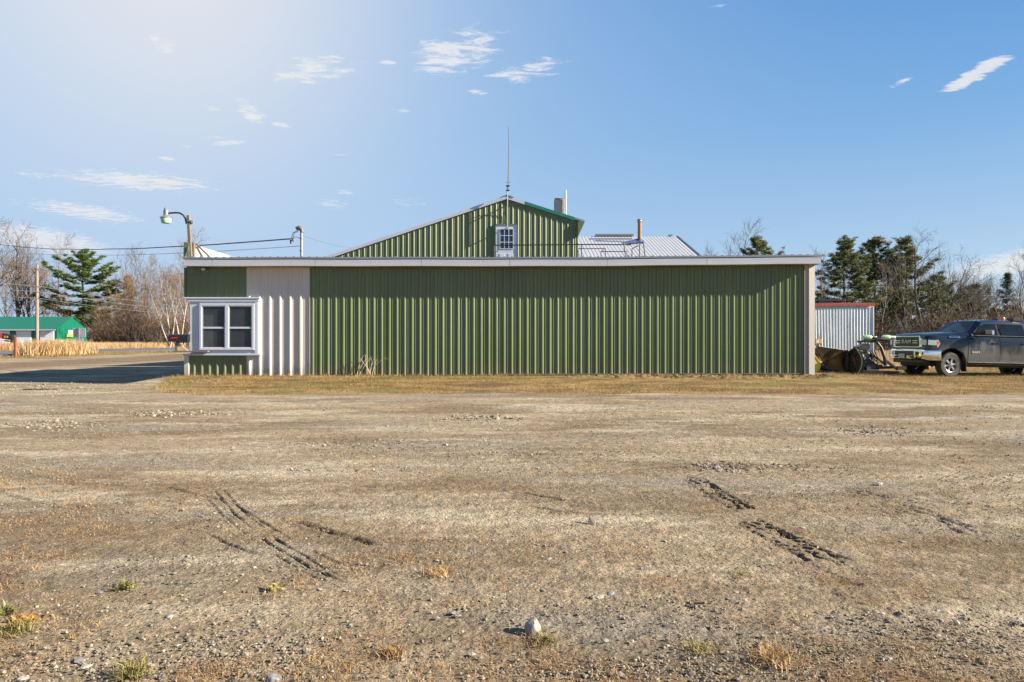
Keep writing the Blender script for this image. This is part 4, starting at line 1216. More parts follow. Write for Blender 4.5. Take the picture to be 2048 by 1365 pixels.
def side_patch(name, x0, x1, z0, z1, m, out=.006, parent=None, sgn=-1, front_slant=0.0):
    zs = [z0] + [z for z, _ in SIDE if z0 + .01 < z < z1 - .01] + [z1]
    mb = MB(); vs = []
    for z in zs:
        y = (ys(z) + out) * sgn; yi = (ys(z) - .01) * sgn
        a = x0 + front_slant * (z - z0)
        vs += [(a, y, z), (x1, y, z), (a, yi, z), (x1, yi, z)]
    fs = []
    for i in range(len(zs) - 1):
        a = 4 * i; b = a + 4
        fs += [(a, a + 1, b + 1, b), (a + 1, a + 3, b + 3, b + 1), (a + 2, a, b, b + 2)]
    fs += [(0, 2, 3, 1), (len(vs) - 4, len(vs) - 3, len(vs) - 1, len(vs) - 2)]
    return mb.add(vs, fs).build(name, m, parent or truck, local=True, smooth=30)


for s_ in (-1, 1):
    for (a, b) in ((1.60, 2.735), (2.75, 3.80)):
        d_ = side_patch('door', a, b, .57, 1.425, PAINT, sgn=s_)
        hx = b - .30
        hb = MB().box(hx, hx + .26, s_ * 1.018 - .02, s_ * 1.018 + .02, 1.165, 1.205).build('handle', PAINT, d_, bevel=.012, local=True)
        MB().box(hx + .02, hx + .17, s_ * 1.012 - .008, s_ * 1.012 + .008, 1.125, 1.163).build('handle_recess', BLACKPLASTIC, hb, local=True)
    side_patch('rocker_trim', 1.60, 3.92, .435, .50, BLACKPLASTIC, out=.012, sgn=s_)
    MB().box(1.58, 3.95, s_ * 1.0 - .035, s_ * 1.0 + .035, .515, .55).build('side_strip', CHROME, truck, local=True, bevel=.012)
    # mud flap
    MB().prism([(1.52, s_ * .80, .20), (1.52, s_ * 1.02, .20), (1.50, s_ * 1.025, .62), (1.40, s_ * 1.025, .86), (1.40, s_ * .80, .86)], (.018, 0, 0)).build('mud_flap', BLACKPLASTIC, truck, local=True)
    for wx in (1.0, 4.79):   # dark wheel-house lip
        mb = MB(); vs = []; n = 22
        for k in range(n + 1):
            t = PI * (-.08 + 1.16 * k / n); c_, q_ = math.cos(t), math.sin(t)
            for rr, yy in ((.512, 1.0), (.545, 1.018), (.512, .70)):
                z = .47 + rr * q_; vs.append((wx - rr * c_, s_ * (min(yy, ys(max(.42, min(z, 1.4))) + .012) if rr > .52 or yy > .9 else yy), z))
        mb.add(vs, [(3 * k + j, 3 * k + 3 + j, 3 * k + 3 + (j + 1) % 3, 3 * k + (j + 1) % 3) for k in range(n) for j in range(3)])
        mb.build('wheel_arch', BLACKPLASTIC, truck, local=True)
# underbody
MB().box(.45, 5.7, -.72, .72, .36, .60).build('chassis', BLACKSTEEL, truck, local=True)
MB().tube([(1.0, -.8, .42), (1.0, .8, .42)], .07, 8).build('axle', BLACKSTEEL, truck, local=True)
MB().tube([(4.79, -.8, .42), (4.79, .8, .42)], .08, 8).build('axle', BLACKSTEEL, truck, local=True)

# cab
mb = MB()
def cabpts(s_):
    return dict(B1=(1.60, s_ * .80, 1.42), B2=(1.70, s_ * .945, 1.42), T1=(2.14, s_ * .60, 1.945), T2=(2.24, s_ * .765, 1.88), M1=(2.7, s_ * .58, 2.0), M2=(2.7, s_ * .765, 1.915),
                N1=(3.4, s_ * .58, 1.99), N2=(3.4, s_ * .765, 1.905), R1=(3.88, s_ * .58, 1.95), R2=(3.90, s_ * .755, 1.87), Q1=(4.03, s_ * .8, 1.42), Q2=(4.03, s_ * .945, 1.42))
a, b = cabpts(-1), cabpts(1)
order = list(a.keys()); vs = [a[k] for k in order] + [b[k] for k in order]
n = len(order)
c0 = dict(B0=(1.52, 0, 1.42), T0=(2.10, 0, 1.96), M0=(2.7, 0, 2.02), N0=(3.4, 0, 2.01), R0=(3.87, 0, 1.965), Q0=(4.03, 0, 1.42))
ck = list(c0.keys()); vs += [c0[k] for k in ck]
ix = lambda k, s_: (order.index(k) + (n if s_ > 0 else 0)) if k in order else 2 * n + ck.index(k)
fs = []
for s_ in (-1, 1):
    for q in (('B0', 'B1', 'T1', 'T0'), ('B1', 'B2', 'T2', 'T1'), ('T0', 'T1', 'M1', 'M0'), ('T1', 'T2', 'M2', 'M1'), ('M0', 'M1', 'N1', 'N0'), ('M1', 'M2', 'N2', 'N1'), ('N0', 'N1', 'R1', 'R0'), ('N1', 'N2', 'R2', 'R1'),
              ('R0', 'R1', 'Q1', 'Q0'), ('R1', 'R2', 'Q2', 'Q1'), ('B2', 'Q2', 'R2', 'N2'), ('B2', 'N2', 'M2', 'T2')):
        fs.append(tuple(ix(k, s_) for k in q))
mb.add(vs, fs).build('cab', PAINT, truck, local=True, smooth=14)
# windshield and windows, a few mm proud of the shell with dark seals
ws = []
for (u, v) in ((-1, 0), (-.5, 0), (0, 0), (.5, 0), (1, 0), (1, 1), (.5, 1), (0, 1), (-.5, 1), (-1, 1)):
    bx = 1.52 + .08 * abs(u) ** 1.5 + .02; by = u * .82; tx = 2.10 + .045 * abs(u); ty = u * .62
    f_ = .20 if v == 0 else .93
    ws.append((bx + (tx - bx) * f_ - .012, by + (ty - by) * f_, 1.42 + (1.955 - .012 * abs(u) - 1.42) * f_ + .012))
MB().prism(ws, (.01, 0, -.01)).build('windshield', CARGLASS, truck, local=True)
def yw(z): return .945 - (z - 1.42) * .36 + .008
for s_ in (-1, 1):
    for poly in ([(1.86, 1.455), (2.70, 1.455), (2.70, 1.845), (2.33, 1.845), (2.16, 1.78)], [(2.83, 1.455), (3.72, 1.455), (3.70, 1.80), (3.64, 1.835), (2.83, 1.845)]):
        pts = [(x_, s_ * yw(z_), z_) for x_, z_ in poly]
        cx_ = sum(p[0] for p in poly) / len(poly); cz_ = sum(p[1] for p in poly) / len(poly)
        MB().prism([(cx_ + (x_ - cx_) * 1.045, s_ * (yw(z_)), cz_ + (z_ - cz_) * 1.09) for x_, z_ in poly], (0, -s_ * .012, 0)).build('window_seal', mat('rubber_seal', (.01, .01, .011), .7, spec=.08), truck, local=True)
        MB().prism([(x_, y_ + s_ * .005, z_) for x_, y_, z_ in pts], (0, -s_ * .01, 0)).build('side_window', CARGLASS, truck, local=True)
    MB().box(1.88, 3.70, s_ * yw(1.44) - .008, s_ * yw(1.44) + .008, 1.434, 1.441).build('belt_strip', CHROME, truck, local=True)
    # mirrors
    MB().prism([(1.78, s_ * .94, 1.46), (1.78, s_ * .94, 1.54), (1.95, s_ * 1.12, 1.54), (2.0, s_ * 1.12, 1.47)], (0.02, s_ * .03, 0)).build('mirror_arm', BLACKPLASTIC, truck, local=True)
    mi_ = MB().box(1.92, 2.22, s_ * 1.20 - .10, s_ * 1.20 + .10, 1.45, 1.63).build('mirror', BLACKPLASTIC, truck, local=True, bevel=.035, seg=2)
    MB().box(2.215, 2.29, s_ * 1.20 - .095, s_ * 1.20 + .095, 1.455, 1.625).build('mirror_cap', CHROME, mi_, local=True, bevel=.02)
for k in range(5):
    MB().lathe([(.04, 0), (.035, .02), (0, .028)], (2.28 + .02 * (2 - abs(k - 2)) * 0, -.5 + .25 * k, 1.965 + .008 * (2 - abs(k - 2))), 'Z', 8).build('marker_light', ORANGE if k > 9 else CHROME, truck, local=True, smooth=50)
bc = MB().lathe([(.075, 1.99), (.075, 2.07), (.06, 2.10), (0, 2.105)], (3.28, -.45, 0), 'Z', 12).build('beacon', ORANGE, truck, local=True, smooth=40)
MB().box(3.0, 3.20, -.55, -.38, 1.985, 2.06).build('light_bar', BLACKPLASTIC, truck, local=True, bevel=.01)
MB().box(3.55, 3.85, -.6, -.35, 1.98, 2.08).build('light_bar', BLACKPLASTIC, truck, local=True, bevel=.01)
MB().tube([(2.75, -.1, 2.0), (2.75, -.1, 2.15)], .008, 5).build('roof_antenna', BLACKPLASTIC, truck, local=True)
# front end
gr = MB().prism([(.11, -.66, .98), (.11, .66, .98), (.11, .70, 1.10), (.11, .66, 1.38), (.11, -.66, 1.38), (.11, -.70, 1.10)], (.05, 0, 0)).build('grille', CHROME, truck, local=True, bevel=.015)
MB().prism([(.102, -.60, 1.01), (.102, .60, 1.01), (.102, .63, 1.10), (.102, .59, 1.35), (.102, -.59, 1.35), (.102, -.63, 1.10)], (.006, 0, 0)).build('grille_mesh', BLACKPLASTIC, gr, local=True)
mb = MB()
for r_ in range(9):
    for c_ in range(17):
        yy = -.56 + c_ * .07 + (.035 if r_ % 2 else 0); zz = 1.03 + r_ * .036
        if abs(yy) < .58: mb.box(.092, .1015, yy - .026, yy + .026, zz - .006, zz + .006)
stuff(mb.build('mesh_bars', mat('dark_grille_bars', (.06, .065, .065), .3), gr, local=True))
MB().box(.084, .10, -.57, -.32, 1.205, 1.222).build('grille_bar', CHROME, gr, local=True); MB().box(.084, .10, .32, .57, 1.205, 1.222).build('grille_bar', CHROME, gr, local=True)
MB().box(.084, .10, -.57, -.32, 1.13, 1.147).build('grille_bar', CHROME, gr, local=True); MB().box(.084, .10, .32, .57, 1.13, 1.147).build('grille_bar', CHROME, gr, local=True)
tv, tf = text_mesh('RAM', .19, .016)
MB().add([(.086 - z_, -x_ * 1.25, 1.176 + y_) for x_, y_, z_ in tv], tf).build('lettering', mat('silver_letters', (.62, .62, .62), .35, metal=.3, var=.02), gr, local=True)
for s_ in (-1, 1):
    hl = MB().prism([(.09, s_ * .71, 1.00), (.09, s_ * .71, 1.29), (.18, s_ * .965, 1.285), (.50, s_ * 1.025, 1.25), (.57, s_ * 1.03, 1.14), (.50, s_ * 1.03, 1.00), (.17, s_ * .985, .98)], (.06, -s_ * .06, 0)).build('headlight', CHROME, truck, local=True, bevel=.008)
    for (p, q_) in (((.085, s_ * .735, 1.16), (.15, s_ * .93, 1.16)), ((.19, s_ * .975, 1.16), (.44, s_ * 1.022, 1.15))):
        p, q_ = Vector(p), Vector(q_); up = Vector((0, 0, .085)); nn = Vector((-.02, s_ * .012, 0))
        MB().prism([p + nn - up, q_ + nn - up, q_ + nn + up, p + nn + up], (.012, 0, 0)).build('lens', LAMPLENS, hl, local=True)
    MB().prism([(.45, s_ * 1.034, 1.08), (.53, s_ * 1.042, 1.10), (.535, s_ * 1.042, 1.19), (.46, s_ * 1.034, 1.22)], (0, -s_ * .012, 0)).build('side_marker', ORANGE, hl, local=True)
# bumper: lofted round the corners
bp = []
for y_ in (-1.0, -.99, -.93, -.80, -.45, 0, .45, .80, .93, .99, 1.0):
    ax = abs(y_)
    xf = 0.0 + (.0 if ax < .5 else .05 * ((ax - .5) / .3) if ax < .81 else .13 if ax < .95 else .27 if ax < .995 else .62)
    bp.append((xf, y_))
mb = MB(); vs = []
for xf, y_ in bp:
    for dx, z in ((.10, .56), (.02, .60), (0, .72), (0, .85), (.03, .92), (.12, .93)): vs.append((xf + dx, y_ * (1.0 if abs(y_) < .995 else 1.02), z))
m_ = 6
mb.add(vs, [(m_ * i + k, m_ * i + m_ + k, m_ * i + m_ + k + 1, m_ * i + k + 1) for i in range(len(bp) - 1) for k in range(m_ - 1)])
bpo = mb.build('bumper', CHROME, truck, local=True, smooth=50)
MB().box(-.006, .03, -.50, .50, .70, .86).build('bumper_grille', BLACKPLASTIC, bpo, local=True, bevel=.01)
for s_ in (-1, 1):
    MB().prism([(.006, s_ * .60, .725), (.006, s_ * .60, .835), (.082, s_ * .88, .835), (.082, s_ * .88, .725)], (.03, s_ * .005, 0)).build('fog_light', BLACKPLASTIC, bpo, local=True)
    p = [Vector((.004, s_ * .585, .705)), Vector((.004, s_ * .585, .855)), Vector((.086, s_ * .895, .855)), Vector((.086, s_ * .895, .705))]
    for i in range(4): MB().beam(p[i], p[(i + 1) % 4], .018, .018).build('fog_bezel', CHROME, bpo, local=True)
    MB().beam((.02, s_ * .42, .64), (-.05, s_ * .42, .66), .05, .05).build('tow_hook', BLACKSTEEL, bpo, local=True)
MB().box(.14, .5, -.78, .78, .45, .57).build('valance', BLACKPLASTIC, truck, local=True, bevel=.02)
lp = MB().box(-.03, -.018, -.08, .24, .60, .76).build('licence_plate', mat('pale_green_plate', (.35, .48, .42), .5, var=.1, scale=30), truck, local=True)
tv, tf = text_mesh('RAM', .105, .008)
for s_ in (-1, 1):
    MB().add([(1.86 + x_ * 1.25 * (1 if s_ < 0 else -1), s_ * (ys(.86) + .012 + z_), .86 + y_) for x_, y_, z_ in tv], tf).build('badge', MATS['silver_letters'], truck, local=True)
    bd = MB().prism([(.92, s_ * .985, 1.335), (1.28, s_ * .985, 1.335), (1.32, s_ * .97, 1.37), (1.24, s_ * .965, 1.40), (.98, s_ * .965, 1.40), (.90, s_ * .975, 1.37)], (0, s_ * .012, 0)).build('hood_badge', CHROME, truck, local=True)
    MB().box(.97, 1.25, s_ * .987 - .006, s_ * .987 + .012, 1.348, 1.388).build('badge_inset', BLACKPLASTIC, bd, local=True)
MB().prism([(1.42, -.70, 1.545), (1.60, -.70, 1.56), (1.60, .70, 1.56), (1.42, .70, 1.545)], (0, 0, .012)).build('cowl', BLACKPLASTIC, truck, local=True)
for yy in (-.45, .12): MB().beam((1.60, yy, 1.565), (1.78, yy + .5, 1.66), .015, .015).build('wiper', BLACKPLASTIC, truck, local=True)


def wheel(x, y, steer=0.0):
    s_ = -1 if y < 0 else 1
    w = bpy.data.objects.new('wheel', None); COL.objects.link(w); w.parent = truck; w.location = (x, y, .42)
    w.rotation_euler = (0, 0, (0 if s_ < 0 else PI) + steer)
    return w


PROTO = {}
def make_wheel(x, y, steer=0.0):
    w = wheel(x, y, steer)
    if not PROTO:
        t = MB().lathe([(.235, -.12), (.30, -.135), (.385, -.13), (.41, -.105), (.42, -.06), (.42, .06), (.41, .105), (.385, .13), (.30, .135), (.235, .12), (.232, 0), (.235, -.12)], (0, 0, 0), 'Y', 36, caps=False)
        mb = t
        for k in range(36):
            th = 2 * PI * k / 36
            for sd in (-1, 1):
                c_ = Vector((math.cos(th) * .419, sd * .075, math.sin(th) * .419)); tn = Vector((-math.sin(th), 0, math.cos(th)))
                mb.beam(c_ - tn * .02, c_ + tn * .02, 0.07, .009, up=(math.cos(th), 0, math.sin(th)))
        PROTO['tyre'] = mb.build('tyre', RUBBER, w, local=True, smooth=35)
        rb = MB()
        rb.lathe([(.238, -.118), (.248, -.125), (.242, -.132), (.228, -.125), (.215, -.07), (.205, .0), (.205, .08)], (0, 0, 0), 'Y', 32, caps=False)
        for k in range(6):
            th = 2 * PI * k / 6 + .2
            d_ = Vector((math.cos(th), 0, math.sin(th)))
            rb.prism([d_ * .05 + Vector((0, -.10, 0)) + d_.cross(Vector((0, 1, 0))) * .026, d_ * .225 + Vector((0, -.098, 0)) + d_.cross(Vector((0, 1, 0))) * .036,
                      d_ * .225 + Vector((0, -.098, 0)) - d_.cross(Vector((0, 1, 0))) * .036, d_ * .05 + Vector((0, -.10, 0)) - d_.cross(Vector((0, 1, 0))) * .026], (0, .04, 0))
        PROTO['rim'] = rb.build('rim', ALLOY, w, local=True, smooth=30)
        PROTO['disc'] = MB().lathe([(.20, -.03), (.20, -.01), (0, -.01)], (0, 0, 0), 'Y', 20).build('brake_disc', BLACKSTEEL, w, local=True)
        PROTO['hub'] = MB().lathe([(.07, -.10), (.07, -.125), (.058, -.14), (.04, -.15), (0, -.152)], (0, 0, 0), 'Y', 16).build('hub_cap', CHROME, w, local=True, smooth=30)
    else:
        for k, o in PROTO.items():
            c = o.copy(); COL.objects.link(c); c.parent = w
    return w


make_wheel(1.0, -.86, R(4)); make_wheel(1.0, .86, R(4)); make_wheel(4.79, -.86); make_wheel(4.79, .86)

# ------------------------------------------------------------------ across the road: green storage building
gs = thing('storage_building', 'low bright green metal storage building with white garage doors across the road', 'building', (-76, 115, .3))
gx1 = -76.4; gy0, gy1 = 114.6, 122.6; ez = 3.42; rzg = 5.45
MB().prism([(gx1, gy0, 0.2), (gx1, gy1, 0.2), (gx1, gy1, ez), (gx1, (gy0 + gy1) / 2, rzg - .1), (gx1, gy0, ez)], (-26, 0, 0)).build('wall', SHEDGREEN, gs)
ym = (gy0 + gy1) / 2; sl_ = (rzg - ez) / (ym - gy0)
for k in range(14):
    a = -102.5 + k * 1.88; b = min(a + 1.87, gx1 + .12)
    MB().prism([(a, gy0 - .45, ez - .45 * sl_ + .02), (a, ym, rzg), (a, ym, rzg + .06), (a, gy0 - .45, ez - .45 * sl_ + .08)], (b - a, 0, 0)).build('roof_panel', SHEDGREEN, gs)
MB().prism([(-102.5, gy1 + .3, ez - .3 * sl_ + .02), (-102.5, ym + .01, rzg), (-102.5, ym + .01, rzg + .06), (-102.5, gy1 + .3, ez - .3 * sl_ + .08)], (26.22, 0, 0)).build('roof', SHEDGREEN, gs)
MB().box(-102.5, gx1 + .12, gy0 - .5, gy0 - .455, ez - .36, ez - .16).build('eave_gutter', WHITE_PAINT, gs)
for xa in (-99.2, -94.6, -90.1, -86.9 + .0, -79.95 - 1.9 + .0):
    pass
for (pa, pb) in ((-14, 20), (34, 63), (81, 108.5)):
    xa, xb = (pa - 1024) * gy0 / K, (pb - 1024) * gy0 / K
    dr = MB().box(xa, xb, gy0 - .06, gy0 - .002, .3, 3.0).build('garage_door', DOORWHITE, gs)
    for k in range(5):
        MB().box(xa + .02, xb - .02, gy0 - .075, gy0 - .062, .32 + k * .535, .32 + k * .535 + .51).build('door_section', DOORWHITE, dr)
    MB().box(xa - .12, xa - .01, gy0 - .05, gy0 - .002, .3, 3.05).build('door_jamb', WHITE_PAINT, gs)
for k in range(20):
    yy = gy0 + .2 + k * .4
    MB().box(gx1 + .001, gx1 + .03, yy, yy + .05, .3, ez - .02 + (min(yy, 2 * ym - yy) - gy0) * sl_ - .06).build('wall_rib', SHEDGREEN, gs)
p = W(129.5, 666, 119); MB().box(gx1 + .035, gx1 + .06, 117.4, 118.6, 2.55, 3.15).build('sign', SIGNWHITE, gs)
MB().box(gx1 + .062, gx1 + .085, 117.1, 119.3, 2.05, 2.52).build('sign', SIGNYELLOW, gs)
MB().box(gx1 + .035, gx1 + .06, 115.4, 116.0, .9, 1.4).build('notice', SIGNWHITE, gs)
MB().box(-84.3, -83.3, gy0 - .04, gy0 - .003, 1.75, 2.3).build('notice', SIGNWHITE, gs)

# utility pole and overhead wires along the road
pole = thing('utility_pole', 'tall bare wooden utility pole rising out of the dry reeds', 'pole', (-47.3, 68, .3))
MB().tube([(-47.3, 68, 0), (-47.3, 68, 5), (-47.3, 68, 8.9)], [.16, .145, .12], 10).build('shaft', POLEWOOD, pole, smooth=60)
for z in (8.35, 6.6, 5.7): MB().lathe([(.03, 0), (.05, .05), (.05, .12), (0, .14)], (-47.12, 68, z), 'Z', 8).build('insulator', GALV, pole)
for i, (z, lab) in enumerate(((8.45, 'topmost overhead wire running along the road past the pole'), (6.75, 'second overhead wire below the pole top along the road'), (6.2, 'third overhead wire along the road below the second one'), (5.55, 'lowest overhead wire running along the road past the pole'))):
    cable('overhead_wire', lab, (-47.1, 30, z + .25), (-47.1, 68, z), .35, .022, 'wires along the road', WIREGREY if i else WIRE)
    cable('overhead_wire', lab, (-47.1, 68, z), (-47.1, 116, z - .1), .45, .022, 'wires along the road', WIREGREY if i else WIRE)

# road sign seen from behind
rs = thing('road_sign', 'grey back of two road signs on one post beside the far road edge', 'sign', (-47.0, 74, .2))
MB().box(-47.06, -46.94, 74.0, 74.08, 0, 2.75).build('post', GALV, rs)
MB().box(-47.68, -46.28, 74.09, 74.12, 1.72, 2.70).build('panel', SIGNGREY, rs, bevel=.01)
MB().box(-47.35, -46.55, 74.13, 74.15, 0.75, 1.60).build('panel', SIGNGREY, rs)

# roadside mailbox
mx_, my_ = -31.5, 43.3
gz = float(H(mx_, my_))
mbx = thing('mailbox', 'dark mailbox with orange numbers on a red-brown wooden post by the road', 'mailbox', (mx_, my_, gz))
MB().beam((mx_, my_, gz), (mx_, my_, gz + 1.30), .14, .14).build('post', WOOD_RED, mbx, bevel=.01)
def mailbox_shell(x0, x1, y, z0, w, h, tilt=0.0):
    mb = MB(); pr = [(-w, 0), (w, 0), (w, h * .55)] + [(w * math.cos(PI * k / 8), h * .55 + h * .45 * math.sin(PI * k / 8)) for k in range(1, 8)] + [(-w, h * .55)]
    return mb.prism([(x0, y + a, z0 + b + tilt) for a, b in pr], (x1 - x0, 0, -tilt))
mailbox_shell(-32.25, -31.55, my_ - .1, gz + 1.08, .13, .34, .12).build('box', BLACKPLASTIC, mbx)
MB().beam((-32.15, my_, gz + 1.06), (-31.5, my_, gz + 1.0), .16, .07).build('arm', WOOD_RED, mbx)
MB().prism([(-32.30, my_ - .25, gz + 1.25), (-32.22, my_ - .25, gz + 1.2), (-32.16, my_ - .25, gz + 1.45), (-32.26, my_ - .25, gz + 1.60)], (0, .02, 0)).build('flag', REDPLASTIC, mbx)
tv, tf = text_mesh('354', .20, .01)
MB().add([(-31.93 + x_, my_ - .238 - z_, gz + 1.29 + y_) for x_, y_, z_ in tv], tf).build('number', SIGNYELLOW, mbx)

# mailbox on the plank at the window sill
m2 = thing('mailbox', 'black mailbox with red flag on a board bracket at the window sill', 'mailbox', (-10.0, 19.95, 1.0))
my2 = 20.24
pk = MB().box(-10.02, -8.98, my2 - .10, my2 + .04, 0.975, 1.015).build('plank', WOOD_GREY, m2, bevel=.004)
MB().box(-9.98, -9.885, my2 - .05, my2 + .03, 1.016, 1.245).build('post', WOOD_GREY, m2, bevel=.004)
MB().prism([(-9.884, my2 - .02, 1.016), (-9.60, my2 - .02, 1.016), (-9.884, my2 - .02, 1.245)], (0, .03, 0)).build('gusset', WOOD_NEW, m2)
MB().box(-9.93, -9.60, my2 - .06, my2 + .06, 1.247, 1.275).build('base_board', BLACKPLASTIC, m2)
mailbox_shell(-10.15, -9.60, my2, 1.277, .095, .225).build('box', BLACKPLASTIC, m2, bevel=.004)
mailbox_shell(-9.596, -9.58, my2, 1.274, .10, .232).build('lid', BLACKPLASTIC, m2)
MB().prism([(-10.08, my2 - .105, 1.36), (-9.88, my2 - .105, 1.385), (-9.85, my2 - .105, 1.42), (-10.06, my2 - .105, 1.40)], (0, .006, 0)).build('flag', REDPLASTIC, m2)

# ------------------------------------------------------------------ trees
BARK_DARK = mat('dark_bark', (0.075, 0.062, 0.052), 0.95, var=.3, scale=4)
BARK_GREY = mat('grey_bark', (0.15, 0.128, 0.108), 0.95, var=.3, scale=4)
BARK_BIRCH = mat('birch_bark', (0.34, 0.315, 0.285), 0.85, var=.2, scale=5, dirt=(.1, .09, .08), dscale=7)
TWIG = mat('grey_brown_twigs', (0.115, 0.09, 0.073), 0.95, var=.2, scale=.6)
TWIG_RED = mat('reddish_twigs', (0.17, 0.103, 0.062), 0.95, var=.25, scale=.6)
TWIG_PALE = mat('pale_twigs', (0.14, 0.108, 0.085), 0.95, var=.25, scale=.6)
BROWN_LEAF = tint_mat('clinging_brown_leaves', (.16, .07, .03), (.28, .15, .06), (.36, .24, .10), transl=.25)
NEEDLE = tint_mat('pine_needles', (.03, .055, .018), (.085, .13, .028), (.18, .22, .05), transl=.25)
NEEDLE_D = tint_mat('dark_pine_needles', (.042, .060, .026), (.12, .135, .05), (.24, .235, .09), transl=.25)
SPRUCE = tint_mat('spruce_needles', (.012, .026, .012), (.025, .045, .018), (.05, .07, .025), transl=.1)


def tubes_np(segs, n):
    """segs: list of (pts Nx3, radii N) -> verts, quads"""
    V, F, b = [], [], 0
    for pts, rad in segs:
        pts = np.asarray(pts); t = np.gradient(pts, axis=0); t /= np.linalg.norm(t, axis=1)[:, None] + 1e-9
        u = np.where(np.abs(t[:, 2:3]) > .9, np.array([[1., 0, 0]]), np.array([[0, 0, 1.]]))
        a = np.cross(t, u); a /= np.linalg.norm(a, axis=1)[:, None] + 1e-9; c = np.cross(t, a)
        th = np.arange(n) * 2 * PI / n
        ring = pts[:, None] + np.asarray(rad)[:, None, None] * (np.cos(th)[None, :, None] * a[:, None] + np.sin(th)[None, :, None] * c[:, None])
        m = len(pts); V.append(ring.reshape(-1, 3))
        i = np.arange(m - 1)[:, None] * n + np.arange(n)[None]; j = np.arange(m - 1)[:, None] * n + ((np.arange(n) + 1) % n)[None]
        F.append(np.stack([i, j, j + n, i + n], -1).reshape(-1, 4) + b); b += m * n
    return np.concatenate(V), np.concatenate(F)


def bare_tree_data(seed, h, r0, clear=.25, spread=.75, nb=11, fork=False, twr=.011, lean=0.0, sub=(6, 7, 5), rise=.25):
    rg = np.random.RandomState(seed); thick, thin, tips = [], [], []

    def grow(p, d, ln, r, lev):
        k = {0: 9, 1: 6, 2: 5, 3: 4}[lev]
        pts, rad = [p.copy()], [r]; d = d / np.linalg.norm(d)
        for i in range(k):
            d = d + rg.normal(0, .07 if lev == 0 else .16, 3); d[2] += (.03, .10, .09, .06)[lev] * rise * 4
            d /= np.linalg.norm(d); p = p + d * ln / k
            pts.append(p.copy()); rad.append(max(r * (1 - .78 * (i + 1) / k) if lev < 3 else r * (1 - .5 * (i + 1) / k), twr * .6))
        (thick if lev < 2 else thin).append((np.array(pts), np.array(rad)))
        if lev == 3: tips.append(p); return
        n = (nb, sub[0], sub[1])[lev]
        for i in range(n):
            t = (clear + (1 - clear) * (i + rg.rand()) / n) if lev == 0 else (.22 + .78 * (i + rg.rand()) / n)
            f = t * k; a = int(min(f, k - 1)); q = pts[a] + (pts[a + 1] - pts[a]) * (f - a); rr = rad[a] + (rad[a + 1] - rad[a]) * (f - a)
            dd = pts[a + 1] - pts[a]; dd /= np.linalg.norm(dd)
            rnd_ = rg.normal(0, 1, 3); rnd_ -= dd * rnd_.dot(dd); rnd_ /= np.linalg.norm(rnd_)
            ang = rg.uniform(.55, 1.0) * spread * (1.25 - .5 * t if lev == 0 else 1)
            nd = dd * math.cos(ang) + rnd_ * math.sin(ang)
            l2 = (h * .46 * (1.15 - .75 * t), ln * rg.uniform(.38, .62), ln * rg.uniform(.35, .6))[lev]
            grow(q, nd, l2, max(rr * (.55, .5, .5)[lev], twr), lev + 1)
    st = [np.array([0., 0, 0])]
    if fork:
        for s_ in fork: grow(np.array([0., 0, 0]), np.array([s_[0], s_[1], 1.0]), h * s_[2], r0 * s_[2], 0)
    else: grow(np.array([0., 0, 0]), np.array([lean, 0, 1.0]), h, r0, 0)
    return tubes_np(thick, 5), tubes_np(thin, 3), np.array(tips)


def make_tree_meshes(name, data, bark, twig, leaf=None, leafn=0, seed=1):
    (v1, f1), (v2, f2), tips = data
    o1 = np_mesh(name + '_trunk', v1, f1, bark, smooth=True); o2 = np_mesh(name + '_crown', v2, f2, twig)
    ms = [('trunk', o1.data), ('crown', o2.data)]
    bpy.data.objects.remove(o1); bpy.data.objects.remove(o2)
    if leafn:
        rg = np.random.RandomState(seed); c = tips[rg.randint(0, len(tips), leafn)] + rg.normal(0, .22, (leafn, 3))
        d1 = rg.normal(0, 1, (leafn, 3)); d2 = rg.normal(0, 1, (leafn, 3)); s_ = rg.uniform(.04, .09, (leafn, 1))
        v = np.stack([c, c + d1 * s_, c + d2 * s_], 1).reshape(-1, 3)
        o3 = np_mesh(name + '_leaves', v, np.arange(leafn * 3).reshape(-1, 3), leaf, tint=np.repeat(rg.rand(leafn), 3)); ms.append(('leaves', o3.data)); bpy.data.objects.remove(o3)
    return ms


